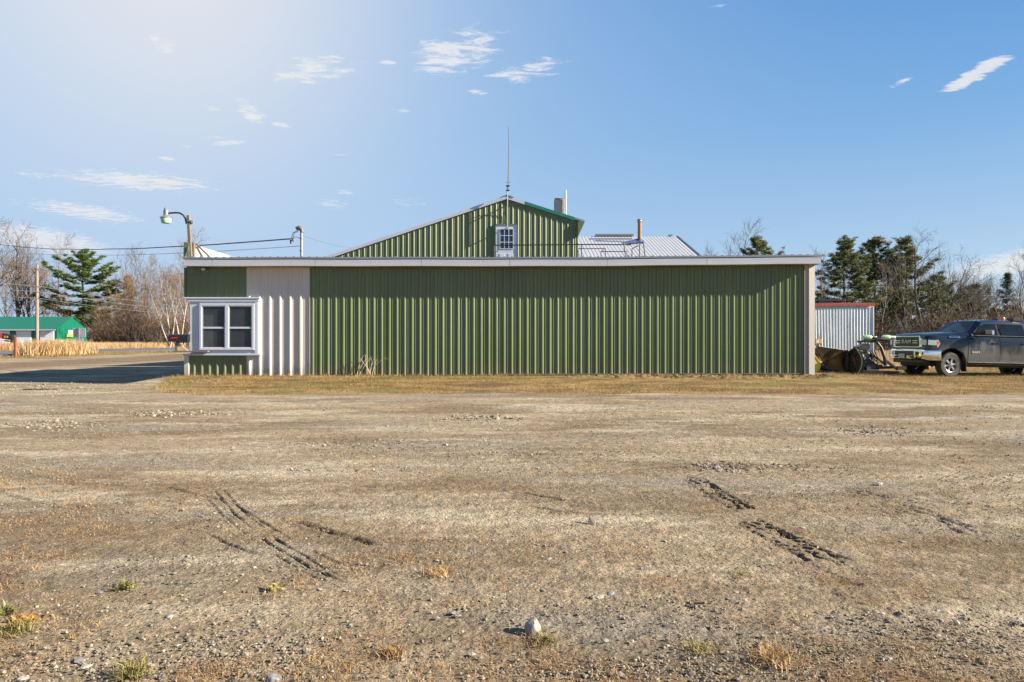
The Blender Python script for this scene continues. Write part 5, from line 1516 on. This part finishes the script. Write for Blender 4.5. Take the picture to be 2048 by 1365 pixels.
def pine_data(seed, h, rmax, crown0, whorl=.75, blade=.38, clump=34, up=.15, irr=.35, layered=1.0, top=.12, dens=1.0, r0=.28):
    """white pine: straight trunk, whorls of long level limbs, needle tufts in flat plates towards the limb ends"""
    rg = np.random.RandomState(seed); br = []; C = []; Cs = []
    zt = np.linspace(0, h, 12); wob = np.cumsum(rg.normal(0, .06, (12, 2)), 0)
    trunk = np.column_stack([wob[:, 0], wob[:, 1], zt]); br.append((trunk, r0 * (1 - .93 * zt / h)))
    z = crown0 * h
    while z < h * .985:
        t = (z / h - crown0) / (1 - crown0)
        prof = (min(1, .55 + t * 1.8) * (1 - t) ** .72 + top * (1 - t) + .03)
        n = rg.randint(3, 6)
        a0 = rg.rand() * 6.28
        for k in range(n):
            L_ = rmax * prof * rg.uniform(1 - irr, 1 + irr * .55)
            if rg.rand() < .14: L_ *= .45
            th = a0 + 6.283 * k / n + rg.normal(0, .3)
            m = 6; s_ = np.linspace(0, 1, m)
            dirx, diry = math.cos(th), math.sin(th)
            rise = L_ * (up * s_ ** 1.6 + (.55 * t) * s_ - .10 * np.sin(s_ * PI))
            bx, by = np.interp(z, zt, trunk[:, 0]), np.interp(z, zt, trunk[:, 1])
            curve = rg.normal(0, .10) * L_ * s_ ** 2
            pts = np.column_stack([bx + dirx * L_ * s_ - diry * curve, by + diry * L_ * s_ + dirx * curve, z + rise])
            br.append((pts, np.linspace(max(.02, .05 * L_ / 4), .012, m)))
            nc = max(3, int(L_ * 3.4 * dens))
            for j in range(nc):
                q = rg.uniform(.28, 1.03); w = (.10 + .30 * math.sin(min(1, q) * PI * .8)) * L_ * .55
                p = np.array([np.interp(q, s_, pts[:, i]) for i in range(3)])
                off = rg.uniform(-1, 1) * w
                p = p + np.array([-diry * off, dirx * off, rg.normal(.05, .10) + abs(off) * .06])
                C.append(p); Cs.append(rg.uniform(.75, 1.25))
        z += whorl * rg.uniform(.65, 1.35) * (1.15 - .55 * t) * layered
    C = np.array(C); Cs = np.array(Cs); N = len(C)
    d = rg.normal(0, 1, (N, clump, 3)); d[..., 2] = np.abs(d[..., 2]) * .55 - .12; d /= np.linalg.norm(d, axis=2)[..., None]
    base = C[:, None] + rg.normal(0, .13, (N, clump, 3)) * np.array([1, 1, .55])
    ln = (blade * Cs)[:, None] * rg.uniform(.6, 1.2, (N, clump))
    tip = base + d * ln[..., None]
    sd = np.cross(d, rg.normal(0, 1, (N, clump, 3))); sd /= np.linalg.norm(sd, axis=2)[..., None] + 1e-9
    wd = blade * .10
    v = np.stack([base - sd * wd, base + sd * wd, tip], 2).reshape(-1, 3)
    tint = np.clip(np.repeat(rg.normal(.45, .2, N), clump) + rg.normal(0, .12, N * clump), 0, 1)
    return br, v, np.repeat(tint, 3)


def make_pine_meshes(name, data, bark, needle):
    br, v, tint = data
    bv, bf = tubes_np(br, 5)
    o1 = np_mesh(name + '_trunk', bv, bf, bark, smooth=True)
    o2 = np_mesh(name + '_crown', v, np.arange(len(v)).reshape(-1, 3), needle, tint=tint)
    ms = [('trunk', o1.data), ('crown', o2.data)]
    bpy.data.objects.remove(o1); bpy.data.objects.remove(o2); return ms


def place_tree(name, ms, x, y, s, rz, label, group=None, sz=1.0, cat='tree'):
    t = thing(name, label, cat, (x, y, float(H(x, y)) - .05), rz, group)
    for nm, me in ms:
        o = bpy.data.objects.new(nm, me); COL.objects.link(o); o.parent = t; o.scale = (s, s, s * sz)
    return t


def shrub_data(seed, h, n, r=.012):
    rg = np.random.RandomState(seed); segs = []
    for i in range(n):
        a = rg.rand() * 6.28; rad = rg.rand() ** .5 * h * .35
        p = np.array([math.cos(a) * rad, math.sin(a) * rad, 0]); d = np.array([math.cos(a) * rg.uniform(0, .5), math.sin(a) * rg.uniform(0, .5), 1.0]); L_ = h * rg.uniform(.5, 1.05)
        pts = [p]
        for k in range(4):
            d = d + rg.normal(0, .16, 3); d /= np.linalg.norm(d); p = p + d * L_ / 4; pts.append(p)
        pts = np.array(pts); segs.append((pts, np.linspace(r * 1.4, r * .6, 5)))
        for j in range(6):
            q = pts[rg.randint(1, 5)]; dd = d + rg.normal(0, .6, 3); dd /= np.linalg.norm(dd); l2 = L_ * rg.uniform(.15, .4)
            segs.append((np.array([q, q + dd * l2 * .5, q + (dd + rg.normal(0, .25, 3)) * l2]), np.array([r * .8, r * .6, r * .5])))
    return tubes_np(segs, 3)


# -- kinds (each built once, then copied)
T_OAK = make_tree_meshes('oak', bare_tree_data(3, 15, .30, .22, .95, 12, twr=.016), BARK_DARK, TWIG)
T_MAPLE = make_tree_meshes('maple', bare_tree_data(8, 14, .18, .30, .80, 12, twr=.013), BARK_GREY, TWIG_PALE)
T_ASPEN = make_tree_meshes('aspen', bare_tree_data(12, 13, .12, .35, .65, 11, twr=.012, sub=(5, 6, 4)), BARK_GREY, TWIG)
T_RED = make_tree_meshes('alder', bare_tree_data(21, 9, .10, .18, .80, 11, twr=.012, sub=(6, 6, 4)), TWIG_RED, TWIG_RED)
T_BIRCH = make_tree_meshes('birch', bare_tree_data(31, 13, .15, .30, .7, 10, fork=[(.02, 0, 1.0), (-.42, .1, .78), (.30, -.1, .85)], twr=.011, sub=(5, 5, 4)), BARK_BIRCH, TWIG_PALE)
T_BROWN = make_tree_meshes('beech', bare_tree_data(41, 11, .16, .2, .9, 12, twr=.012), BARK_GREY, TWIG, BROWN_LEAF, 5000, 5)
T_WIDE = make_tree_meshes('wide', bare_tree_data(55, 12, .22, .35, 1.15, 9, twr=.012, sub=(6, 6, 4), fork=[(-.06, 0, 1.0), (.62, .1, .88)], rise=.12), BARK_DARK, TWIG)
P_BIG = make_pine_meshes('big_pine', pine_data(5, 19.5, 10.4, .14, whorl=1.30, blade=.62, clump=30, up=.06, irr=.30, dens=1.35, r0=.40), BARK_DARK, NEEDLE)
P_A = make_pine_meshes('pine_a', pine_data(15, 15, 5.4, .16, whorl=.85, blade=.42, clump=28, up=.16, irr=.45, dens=1.9), BARK_DARK, NEEDLE_D)
P_B = make_pine_meshes('pine_b', pine_data(16, 15, 5.6, .14, whorl=.8, blade=.42, clump=28, up=.22, irr=.5, dens=1.8, top=.3), BARK_DARK, NEEDLE_D)
P_C = make_pine_meshes('spruce', pine_data(17, 9, 1.9, .06, whorl=.42, blade=.26, clump=22, up=-.12, irr=.2, dens=1.5, top=0, r0=.12), BARK_DARK, SPRUCE)
sv, sf = shrub_data(4, 3.2, 46, .016)
so_ = np_mesh('shrub_stems', sv, sf, TWIG_RED); SH_RED = [('stems', so_.data)]; bpy.data.objects.remove(so_)
sv, sf = shrub_data(6, 3.0, 46, .015)
so_ = np_mesh('shrub_stems', sv, sf, TWIG); SH_GREY = [('stems', so_.data)]; bpy.data.objects.remove(so_)


def px_x(px, y): return (px - 1024) * y / K


# left woods
place_tree('white_pine', P_BIG, px_x(166, 137), 137, 1.0, .6, 'large white pine with level green boughs behind the green storage building', cat='tree')
place_tree('oak_tree', T_OAK, px_x(33, 134), 134, 1.36, .3, 'tall bare dark-trunked tree behind the storage building, nearer the big pine')
place_tree('oak_tree', T_OAK, px_x(-14, 132), 132, 1.42, 2.4, 'tall bare dark tree at the very edge of the view behind the storage building')
place_tree('oak_tree', T_OAK, px_x(60, 142), 142, 1.25, 4.1, 'bare dark forked tree between the tall oak and the big pine')
place_tree('birch_tree', T_BIRCH, px_x(340, 96), 96, .84, 0.2, 'clump of white birch stems with a leaning limb above the black mailbox')
place_tree('birch_tree', T_BIRCH, px_x(364, 97), 97, .9, 3.6, 'slender white birch leaning beside the window corner')
place_tree('birch_tree', T_BIRCH, px_x(28, 134), 136, 1.15, 1.2, 'pale birch trunk among the dark trees above the storage roof')
place_tree('spruce_tree', P_C, px_x(254, 124), 124, 1.42, .2, 'small dark spruce poking above the brown brush past the big pine')
place_tree('oak_tree', T_OAK, px_x(356, 108), 112, .85, 1.0, 'dark crooked tree behind the white birch clump')
rnd = random.Random(12)
LW = []
for px in (95, 118, 218, 240, 268, 290, 312, 330, 352, 372, 14, 52, 200, 282, 322, 385, 226, 345):
    LW.append((px + rnd.uniform(-6, 6), rnd.uniform(108, 150) if px > 245 else rnd.uniform(142, 165)))
for i, (px, y) in enumerate(LW):
    if px < 372 and 104 < y < 128: y = 128 + (y - 104) * .8
    kind = (T_MAPLE, T_ASPEN, T_BROWN, T_MAPLE, T_ASPEN)[i % 5] if px > 120 else (T_BROWN, T_MAPLE, T_BROWN)[i % 3]
    s = y / 120 * (rnd.uniform(.80, 1.12) if px > 250 else rnd.uniform(.72, .92) if px > 180 else rnd.uniform(.95, 1.2))
    lb = {id(T_MAPLE): ('wide-crowned bare tree in the woods across the road', 'wide-crowned bare trees across the road'), id(T_ASPEN): ('slim upright bare tree in the woods across the road', 'slim bare trees across the road'), id(T_BROWN): ('tree with clinging brown leaves in the woods across the road', 'brown-leaved trees across the road')}[id(kind)]
    place_tree('bare_tree', kind, px_x(px, y), y, s, rnd.random() * 6, lb[0], lb[1], sz=rnd.uniform(.95, 1.15))
for i in range(84):
    px = rnd.uniform(190, 392) if i > 14 else rnd.uniform(-20, 190); y = rnd.uniform(98, 128)
    if px < 240: y = rnd.uniform(131, 146)
    elif px < 350 and 105 < y < 126: y = rnd.choice((rnd.uniform(100, 105), rnd.uniform(126, 138), rnd.uniform(126, 138)))
    x_ = px_x(px, y)
    if i % 3 == 0:
        place_tree('alder_tree', T_RED, x_, y, rnd.uniform(.7, 1.05), rnd.random() * 6, 'leafless reddish alder in the brush across the road', 'alders in the brush across the road')
    else:
        place_tree('brush', SH_RED if rnd.random() < .7 else SH_GREY, x_, y, rnd.uniform(1.1, 1.9), rnd.random() * 6, 'tangled leafless brush bush along the far side of the road', 'brush bushes across the road', cat='bush')

# right woods
place_tree('white_pine', P_A, px_x(1687, 82), 82, .90, .4, 'pine with open tiers of boughs just past the building corner')
place_tree('white_pine', P_B, px_x(1745, 86), 86, .92, 1.7, 'dense broad-topped pine in the middle of the three by the shed', sz=1.0)
place_tree('white_pine', P_A, px_x(1812, 84), 84, .93, 3.0, 'tall pine above the truck hood beside the wide bare tree')
place_tree('white_pine', P_B, px_x(1878, 92), 92, .66, 5.0, 'shorter pine half hidden behind the wide bare tree')
place_tree('bare_tree', T_WIDE, px_x(1853, 74), 74, .97, 0.0, 'wide bare tree with a long limb reaching over the truck cab')
place_tree('bare_tree', T_OAK, px_x(2048, 88), 88, .76, 1.0, 'bare spreading tree over the truck bed at the edge of the view')
place_tree('spruce_tree', P_C, px_x(1922, 110), 110, 1.12, 1.0, 'narrow dark spruce above the truck windshield')
place_tree('white_pine', P_B, px_x(1945, 118), 118, .72, 2.2, 'flat-topped dark pine beside the narrow spruce')
place_tree('spruce_tree', P_C, px_x(2017, 120), 120, 1.45, 3.0, 'dark spruce spire rising over the truck beacon')
place_tree('white_pine', P_B, px_x(1517, 70), 70, .64, .9, 'brownish round pine top showing over the roof', sz=1.20)
place_tree('bare_tree', T_MAPLE, px_x(1487, 74), 74, .86, 2.0, 'bare fan-shaped tree top showing over the roof beside the pine')
place_tree('bare_tree', T_ASPEN, px_x(1425, 80), 80, .80, 2.0, 'small bare tree top at the low end of the white roof')
place_tree('bare_tree', T_ASPEN, px_x(1640, 62), 62, .62, 1.2, 'thin bare tree against the building corner')
place_tree('bare_tree', T_ASPEN, px_x(1765, 70), 70, .62, .4, 'slender bare trunk in front of the pines behind the plow')
place_tree('bare_tree', T_ASPEN, px_x(1808, 72), 72, .7, 2.4, 'straight dark bare trunk behind the truck grille')
place_tree('dead_tree', [('trunk', T_ASPEN[0][1])], px_x(1904, 100), 100, 1.05, 2.0, 'dead branchless snag standing beyond the pines')
for i in range(40):
    px = rnd.uniform(1655, 1900) if i < 16 else rnd.uniform(1895, 2075); y = rnd.uniform(84, 130) if i >= 16 else rnd.uniform(96, 118)
    kind = (T_MAPLE, T_ASPEN, T_RED, T_ASPEN)[i % 4]
    s = y / 120 * (rnd.uniform(.62, .88) if px > 1895 else rnd.uniform(.72, 1.05))
    if kind is T_RED: s *= 1.25
    lb = {id(T_MAPLE): ('wide-crowned bare tree in the woods behind the truck', 'wide-crowned bare trees behind the truck'), id(T_ASPEN): ('slim upright bare tree in the woods behind the truck', 'slim bare trees behind the truck'), id(T_RED): ('low reddish bare tree in the woods behind the truck', 'reddish bare trees behind the truck')}[id(kind)]
    place_tree('bare_tree', kind, px_x(px, y), y, s, rnd.random() * 6, lb[0], lb[1])
for i in range(40):
    px = rnd.uniform(1640, 2085); y = rnd.uniform(64, 92)
    place_tree('brush', SH_GREY if rnd.random() < .6 else SH_RED, px_x(px, y), y, rnd.uniform(.9, 1.5), rnd.random() * 6, 'leafless brush bush at the edge of the woods behind the truck', 'brush bushes behind the truck', cat='bush')
for i, px in enumerate((1700, 1735, 1770, 1795, 1835, 1868, 1890, 1915, 1965, 1990, 2030, 1940)):
    y = rnd.uniform(74, 100)
    place_tree('young_pine', P_C if i % 3 else P_B, px_x(px, y), y, rnd.uniform(.42, .62) * (1.1 if i % 3 else .75), rnd.random() * 6, 'young olive-green conifer in the undergrowth behind the truck', 'young conifers in the undergrowth')

# ------------------------------------------------------------------ grass
GRASS = tint_mat('dry_lawn_grass', (.11, .125, .03), (.29, .17, .064), (.40, .275, .145), transl=.25)
REED = tint_mat('dry_reeds', (.29, .165, .075), (.46, .31, .16), (.54, .41, .24), transl=.25)
THATCH = tint_mat('brown_thatch', (.19, .11, .055), (.34, .20, .085), (.50, .36, .19), transl=.2)
WEEDG = tint_mat('green_weed', (.10, .11, .03), (.24, .20, .075), (.40, .29, .13), transl=.25)


def blades(x, y, h, lean, w, rg, zoff=0.0, flat=False):
    n = len(x); z = H(x, y) + zoff
    a = rg.rand(n) * 6.283; l = np.full(n, lean) if flat else lean * rg.rand(n) ** .7
    dx, dy, dz = np.cos(a) * np.sin(l), np.sin(a) * np.sin(l), np.cos(l)
    b = rg.rand(n) * 6.283; sx, sy = np.cos(b) * w, np.sin(b) * w
    base = np.column_stack([x, y, z]); s_ = np.column_stack([sx, sy, sx * 0])
    mid = base + np.column_stack([dx, dy, dz * 1.1]) * (h * .55)[:, None]
    tip = base + np.column_stack([dx * 1.7, dy * 1.7, dz * .95]) * h[:, None]
    v = np.stack([base - s_, base + s_, mid + s_ * .6, mid - s_ * .6, tip], 1).reshape(-1, 3)
    o = np.arange(n)[:, None] * 5
    f = np.concatenate([o + np.array([[0, 1, 2]]), o + np.array([[0, 2, 3]]), o + np.array([[3, 2, 4]])], 0)
    return v, f


rg = np.random.RandomState(7)
# lawn in front of and beside the building
n = 215000
d_ = 14.5 + (30 - 14.5) * rg.rand(n) ** 1.7
x = rg.uniform(-.82, .82, n) * d_; y = d_
p = lawn(x, y) * (0.10 + 0.90 * sst(fbm(x * 1.0, y * 2.2, 61, 4) + .14 * sst(y, 16.3, 19.5), .42, .58))
ok = (rg.rand(n) < p) & ~((x > -9.8) & (x < 9.1) & (y > 20.36)) & ~((x < -9.8) & (y > 20.9))
soil = (x > 1.5) & (x < 10) & (y > 18.9) & (rg.rand(n) < .75)
ok &= ~soil
x, y = x[ok], y[ok]; n = len(x)
gr_ = sst(y, 17.0, 20.2) * (x < 9) * (1 - sst(x, -1, 4) * .7) + (y > 20.5) * .45
tint = np.clip(rg.normal(.60, .2, n) - .34 * gr_ * (fbm(x * .8, y * .8, 71, 3) > .40) + 1.1 * (fbm(x * .9, y * 1.7, 73, 3) - .5), 0, 1)
v, f = blades(x, y, rg.uniform(.03, .085, n) * (1 + .6 * (y > 20)) * (1 - .6 * sst(x, .5, 3) * (1 - sst(x, 9, 11)) * sst(y, 16.5, 18)), 1.2, .0036, rg)
stuff(np_mesh('lawn_grass', v, f, GRASS, tint=np.repeat(tint, 5)))
# field behind the truck
n = 26000
y = rg.uniform(29, 74, n); x = rg.uniform(.30, .84, n) * y
v, f = blades(x, y, rg.uniform(.10, .42, n), .6, .016, rg)
stuff(np_mesh('field_grass', v, f, REED, tint=np.repeat(np.clip(rg.normal(.4, .2, n), 0, 1), 5)))
# reeds: clump by the pole, belt along the far side of the road
n = 4600
x = -33.0 + rg.normal(0, .55, n) + 0; y = 49.3 + rg.normal(0, 1.5, n)
x = np.clip(x, -34.4, -31.5); ok = np.abs(y - 49.3) < 3.2; x, y = x[ok], y[ok]; n = len(x)
v, f = blades(x, y, rg.uniform(.5, 1.35, n), .42, .022, rg)
stuff(np_mesh('reed_clump', v, f, REED, tint=np.repeat(np.clip(rg.normal(.55, .22, n), 0, 1), 5)))
n = 40000
y = rg.uniform(52, 118, n); x = -48.0 - 9 * rg.rand(n) ** 1.4 - rg.rand(n) * 1.0
v, f = blades(x, y, rg.uniform(.35, 1.05, n), .4, .018, rg)
stuff(np_mesh('reed_belt', v, f, REED, tint=np.repeat(np.clip(rg.normal(.5, .22, n) - .25 * (fbm(x * .2, y * .1, 81, 2) > .55), 0, 1), 5)))
n = 9000
y = rg.uniform(38, 66, n); x = rg.uniform(-34.2, -28.5, n); ok = fbm(x * .5, y * .25, 83, 3) > .5; x, y = x[ok], y[ok]; n = len(x)
v, f = blades(x, y, rg.uniform(.05, .22, n), .9, .012, rg)
stuff(np_mesh('verge_grass', v, f, GRASS, tint=np.repeat(np.clip(rg.normal(.3, .2, n), 0, 1), 5)))

# thatch, loose straws and pebbles on the lot
def spread_near(n, r0, r1, pw=1.6, half=.80):
    r = r0 + (r1 - r0) * rg.rand(n) ** pw
    return r * rg.uniform(-half, half, n), r

cx_, cy_ = spread_near(1500, 2.3, 7.5, 1.5)
ok = fbm(cx_ * 1.3, cy_ * 1.9, 51, 4) > .50; cx_, cy_ = cx_[ok], cy_[ok]
k = 42
x = (cx_[:, None] + rg.normal(0, .045, (len(cx_), k))).ravel(); y = (cy_[:, None] + rg.normal(0, .045, (len(cx_), k))).ravel()
n = len(x); tn = np.repeat(rg.normal(.45, .18, len(cx_)), k) + rg.normal(0, .14, n)
v, f = blades(x, y, rg.uniform(.012, .042, n), 1.45, .0014, rg)
stuff(np_mesh('dry_thatch', v, f, THATCH, tint=np.repeat(np.clip(tn, 0, 1), 5)))
x, y = spread_near(7000, 2.3, 12, 1.8); n = len(x)
ok = (fbm(x * 1.3, y * 1.9, 51, 4) > .44) | (rg.rand(n) < .2); x, y = x[ok], y[ok]; n = len(x)
v, f = blades(x, y, rg.uniform(.02, .09, n), 1.53, .0016, rg, zoff=.006, flat=True)
v[:, 2] = np.maximum(v[:, 2], H(v[:, 0], v[:, 1]) + .004)
stuff(np_mesh('loose_straw', v, f, THATCH, tint=np.repeat(np.clip(rg.normal(.75, .2, n), 0, 1), 5)))

PEB = tint_mat('gravel_pebbles', (.10, .088, .07), (.20, .167, .125), (.34, .30, .24), rough=.9)
bm = bmesh.new(); bmesh.ops.create_icosphere(bm, subdivisions=1, radius=1.0)
IV = np.array([v_.co[:] for v_ in bm.verts]); IF = np.array([[v_.index for v_ in f_.verts] for f_ in bm.faces]); bm.free()
x, y = spread_near(42000, 2.25, 14, 1.7)
dn = fbm(x * .9, y * 1.4, 91, 4)
s_ = np.exp(rg.normal(-5.75, .38, len(x))) * (1 + .09 * y)
ok = rg.rand(len(x)) < np.where(dn > .53, 1.0, .35); x, y, s_ = x[ok], y[ok], np.minimum(s_[ok], .016)
for (px, py, rx, ry, cnt, sz) in ((70, 776, 110, 9, 900, .020), (365, 826, 75, 5, 380, .020), (115, 851, 60, 6, 260, .018), (945, 838, 50, 5, 260, .018), (1450, 932, 70, 6, 330, .014), (1640, 934, 60, 5, 180, .013), (480, 1068, 45, 16, 160, .007), (1720, 862, 80, 5, 240, .017),
                                  (1100, 905, 190, 6, 420, .010), (700, 890, 160, 8, 420, .011), (1850, 1270, 150, 50, 900, .0055), (1250, 1340, 250, 22, 900, .0055), (350, 1320, 300, 36, 1300, .0055), (1560, 1000, 160, 14, 380, .007), (650, 945, 130, 8, 300, .009)):
    cnt = int(cnt * .6); qx = px + rg.normal(0, .8, cnt) * rx; qy = py + np.clip(rg.normal(0, .8, cnt), -2, 2) * ry; sz *= .85
    YY = CZ * K / (qy - 682.5) * .93; 
    for _ in range(4): YY = (CZ - H((qx - 1024) * YY / K, YY)) * K / (qy - 682.5)
    x = np.concatenate([x, (qx - 1024) * YY / K]); y = np.concatenate([y, YY]); s_ = np.concatenate([s_, sz * np.exp(rg.normal(0, .35, cnt))])
n = len(x)
sc = s_[:, None] * np.column_stack([rg.uniform(.8, 1.5, n), rg.uniform(.7, 1.2, n), rg.uniform(.45, .8, n)])
jit = 1 + rg.normal(0, .16, (n, 12, 1))
P_ = IV[None] * jit * sc[:, None]
a = rg.rand(n) * 6.283; ca, sa = np.cos(a)[:, None], np.sin(a)[:, None]
PX = P_[..., 0] * ca - P_[..., 1] * sa + x[:, None]; PY = P_[..., 0] * sa + P_[..., 1] * ca + y[:, None]
PZ = P_[..., 2] + (H(x, y) + s_ * .2)[:, None]
f = (IF[None] + (np.arange(n) * 12)[:, None, None]).reshape(-1, 3)
stuff(np_mesh('gravel', np.stack([PX, PY, PZ], -1).reshape(-1, 3), f, PEB, tint=np.repeat(np.clip(rg.normal(.5, .22, n), 0, 1), 12)))

# single stones
STONE = mat('pale_stone', (.31, .275, .225), .9, var=.22, scale=40, bump=.5, bscale=60, dirt=(.25, .21, .16), dscale=20)
SLATE = mat('grey_slate', (.20, .20, .205), .8, var=.2, scale=30, bump=.3, bscale=50, dirt=(.3, .27, .22), dscale=20)


def stone(px, py, wpx, m, label, seed, flat=.6, elong=1.3, group=None, tall=None, rz=None):
    X, Y, Z = Gp(px, py); r = wpx * Y / K / 2 * (1 if tall else .85)
    bm = bmesh.new(); bmesh.ops.create_icosphere(bm, subdivisions=3, radius=1.0)
    rg_ = random.Random(seed); off = Vector((rg_.random() * 50, rg_.random() * 50, 0))
    from mathutils import noise as mn
    pl = [Vector((rg_.uniform(-1, 1), rg_.uniform(-1, 1), rg_.uniform(-.6, 1))).normalized() for _ in range(9)]
    for v_ in bm.verts:
        c = v_.co.copy()
        for p_ in pl:
            t = c.dot(p_) - .72
            if t > 0: c -= p_ * t * .95
        c *= 1 + .10 * mn.noise(v_.co * 2.4 + off) + .05 * mn.noise(v_.co * 7 + off)
        v_.co = Vector((c.x * r * elong, c.y * r, c.z * (tall or r * flat)))
    me = bpy.data.meshes.new('stone'); bm.to_mesh(me); bm.free()
    me.materials.append(m); me.polygons.foreach_set('use_smooth', [True] * len(me.polygons)); me.set_sharp_from_angle(angle=R(28))
    o = bpy.data.objects.new('stone', me); COL.objects.link(o)
    o.location = (X, Y, Z + (tall or r * flat) * .45); o.rotation_euler = (rg_.uniform(-.12, .12), rg_.uniform(-.12, .12), rg_.uniform(-.6, .6) if rz is None else rz)
    return tag(o, label, 'stone', group)


stone(1066, 1262, 36, STONE, 'upright pale rounded stone, the largest stone on the gravel', 3, tall=.045, elong=.95, rz=.2)
for i, (px, py, w, m) in enumerate(((1198, 1195, 24, STONE), (1222, 1188, 18, SLATE), (1098, 1118, 12, STONE), (1210, 1282, 18, SLATE), (945, 1309, 16, STONE), (962, 1316, 12, SLATE), (906, 1227, 16, SLATE), (917, 1232, 14, SLATE),
                                     (1488, 1201, 16, STONE), (1472, 1185, 12, SLATE), (1776, 1318, 18, STONE), (1655, 1012, 14, SLATE), (1805, 1085, 16, SLATE), (340, 1234, 18, STONE), (545, 1358, 36, SLATE), (45, 1358, 30, STONE),
                                     (172, 1334, 22, STONE), (160, 1322, 24, SLATE), (184, 1342, 14, STONE), (372, 1121, 14, SLATE), (470, 1127, 12, STONE), (200, 1185, 14, SLATE), (1012, 1224, 8, STONE), (1435, 935, 14, SLATE), (1755, 970, 20, STONE),
                                     (2010, 1155, 14, STONE), (1605, 1057, 14, STONE), (986, 1289, 9, SLATE), (1335, 1292, 10, STONE), (700, 1250, 12, SLATE), (640, 1180, 11, STONE), (830, 1140, 10, STONE), (1880, 1240, 12, SLATE), (2040, 1245, 16, STONE))):
    stone(px, py, w, m, 'small stone lying loose on the gravel', 20 + i, flat=.34, elong=1.25, group='loose stones on the gravel lot')

# chip of wood, stick
X, Y, Z = Gp(1183, 1052)
o = MB().prism([(X - .03, Y, Z), (X + .025, Y - .02, Z), (X + .03, Y + .03, Z + .035), (X - .012, Y + .05, Z + .055)], (.006, .022, .004)).build('wood_chip', WOOD_GREY, loc=(X, Y, Z), bevel=.004)
tag(o, 'splintered wood chip standing in the gravel', 'wood chip')
X, Y, Z = Gp(1400, 1210)
o = MB().beam((X - .03, Y, Z + .01), (X + .02, Y - .02, Z + .02), .02, .01).build('bark_piece', RUST, loc=(X, Y, Z))
tag(o, 'small reddish bark piece on the gravel', 'bark')
a, b = Gp(1258, 942), Gp(1372, 934)
o = MB().tube([Vector(a) + Vector((0, 0, .015)), Vector(a).lerp(Vector(b), .5) + Vector((0, .02, .02)), Vector(b) + Vector((0, 0, .012))], [.005, .004, .003], 5).build('stick', WOOD_GREY, loc=a)
tag(o, 'long thin stick lying on the gravel by the tyre tracks', 'stick')

# weeds rooted in the lot
def weed(px, py, rad, hh, n, m, label, seed, broad=.003, tmean=.5, name='weed'):
    X, Y, Z = Gp(px, py); rg_ = np.random.RandomState(seed)
    x_ = X + rg_.normal(0, rad * .35, n); y_ = Y + rg_.normal(0, rad * .35, n)
    v_, f_ = blades(x_, y_, rg_.uniform(.4, 1, n) * hh, 1.15, broad, rg_)
    v_ = v_ - np.array([[X, Y, Z]])
    o = np_mesh(name, v_, f_, m, tint=np.repeat(np.clip(rg_.normal(tmean, .25, n), 0, 1), 5)); o.location = (X, Y, Z)
    return tag(o, label, 'plant')

weed(265, 1352, .08, .085, 200, WEEDG, 'green grass tuft at the bottom edge of the lot', 1, tmean=.4)
weed(35, 1262, .10, .065, 170, WEEDG, 'olive grass tuft below the orange leaves', 2, tmean=.4)
weed(48, 1246, .09, .05, 60, tint_mat('orange_leaf', (.30, .12, .03), (.42, .22, .06), (.45, .30, .10), transl=.3), 'low plant with orange autumn leaves', 3, broad=.012)
weed(250, 1177, .07, .06, 40, WEEDG, 'small bright green weed with red stems', 4, broad=.008, tmean=.2)
weed(548, 1178, .07, .035, 46, tint_mat('yellow_leaf', (.22, .19, .07), (.32, .27, .11), (.38, .33, .17), transl=.3), 'small pale yellow leafy weed', 5, broad=.010)
weed(8, 1228, .06, .07, 60, WEEDG, 'green weed at the edge of the view above the olive tuft', 6, broad=.006, tmean=.15)
weed(1400, 1298, .11, .035, 170, WEEDG, 'low olive grass patch among the brown thatch', 7, tmean=.55)
weed(1485, 1152, .10, .028, 140, WEEDG, 'flat green-yellow grass patch in the gravel', 8, tmean=.45)
weed(875, 1150, .10, .06, 170, THATCH, 'golden dry grass tuft standing on the lot', 9, tmean=.75)
weed(1545, 1318, .14, .06, 240, THATCH, 'golden brown grass tuft low on the lot', 10, tmean=.65)
weed(785, 1308, .07, .06, 110, THATCH, 'spiky reddish dry tuft with a curled leaf', 11, tmean=.35)
weed(1095, 1282, .06, .04, 110, WEEDG, 'grass sprig at the foot of the large stone', 12, tmean=.5)
# dead vine against the wall
vine = MB()
rv = random.Random(5)
for k in range(9):
    x0 = -4.35 + rv.uniform(-.25, .2); p = Vector((x0, 20.28, .25)); pts = [p]; dx = rv.uniform(-.05, .07)
    for i in range(6):
        dx += rv.uniform(-.03, .04); p = p + Vector((dx, rv.uniform(-.02, .02), .13 * rv.uniform(.6, 1.1) * (1 if i < 5 else -.3))); pts.append(p)
    vine.tube(pts, [.009, .008, .007, .006, .005, .004, .003], 4, caps=False)
vo = vine.build('dead_vine', mat('dry_stem', (.42, .33, .24), .9), loc=(-4.35, 20.28, .25))
tag(vo, 'dead dry vine arching against the green ribbed wall', 'plant')
# puddle in the yard entrance
X, Y, Z = Gp(78, 780)
pts = [(X + .42 * math.cos(t) * (1 + .2 * math.sin(3 * t)), Y + .16 * math.sin(t) * (1 + .25 * math.cos(2 * t)), Z + .025) for t in np.linspace(0, 2 * PI, 24, endpoint=False)]
pm = bpy.data.materials.new('muddy_water'); N_, L_, B__ = nodes_of(pm); B__.inputs['Base Color'].default_value = (.06, .045, .03, 1); B__.inputs['Roughness'].default_value = .08
o = MB().prism(pts, (0, 0, -.02)).build('puddle', pm); structure(o)
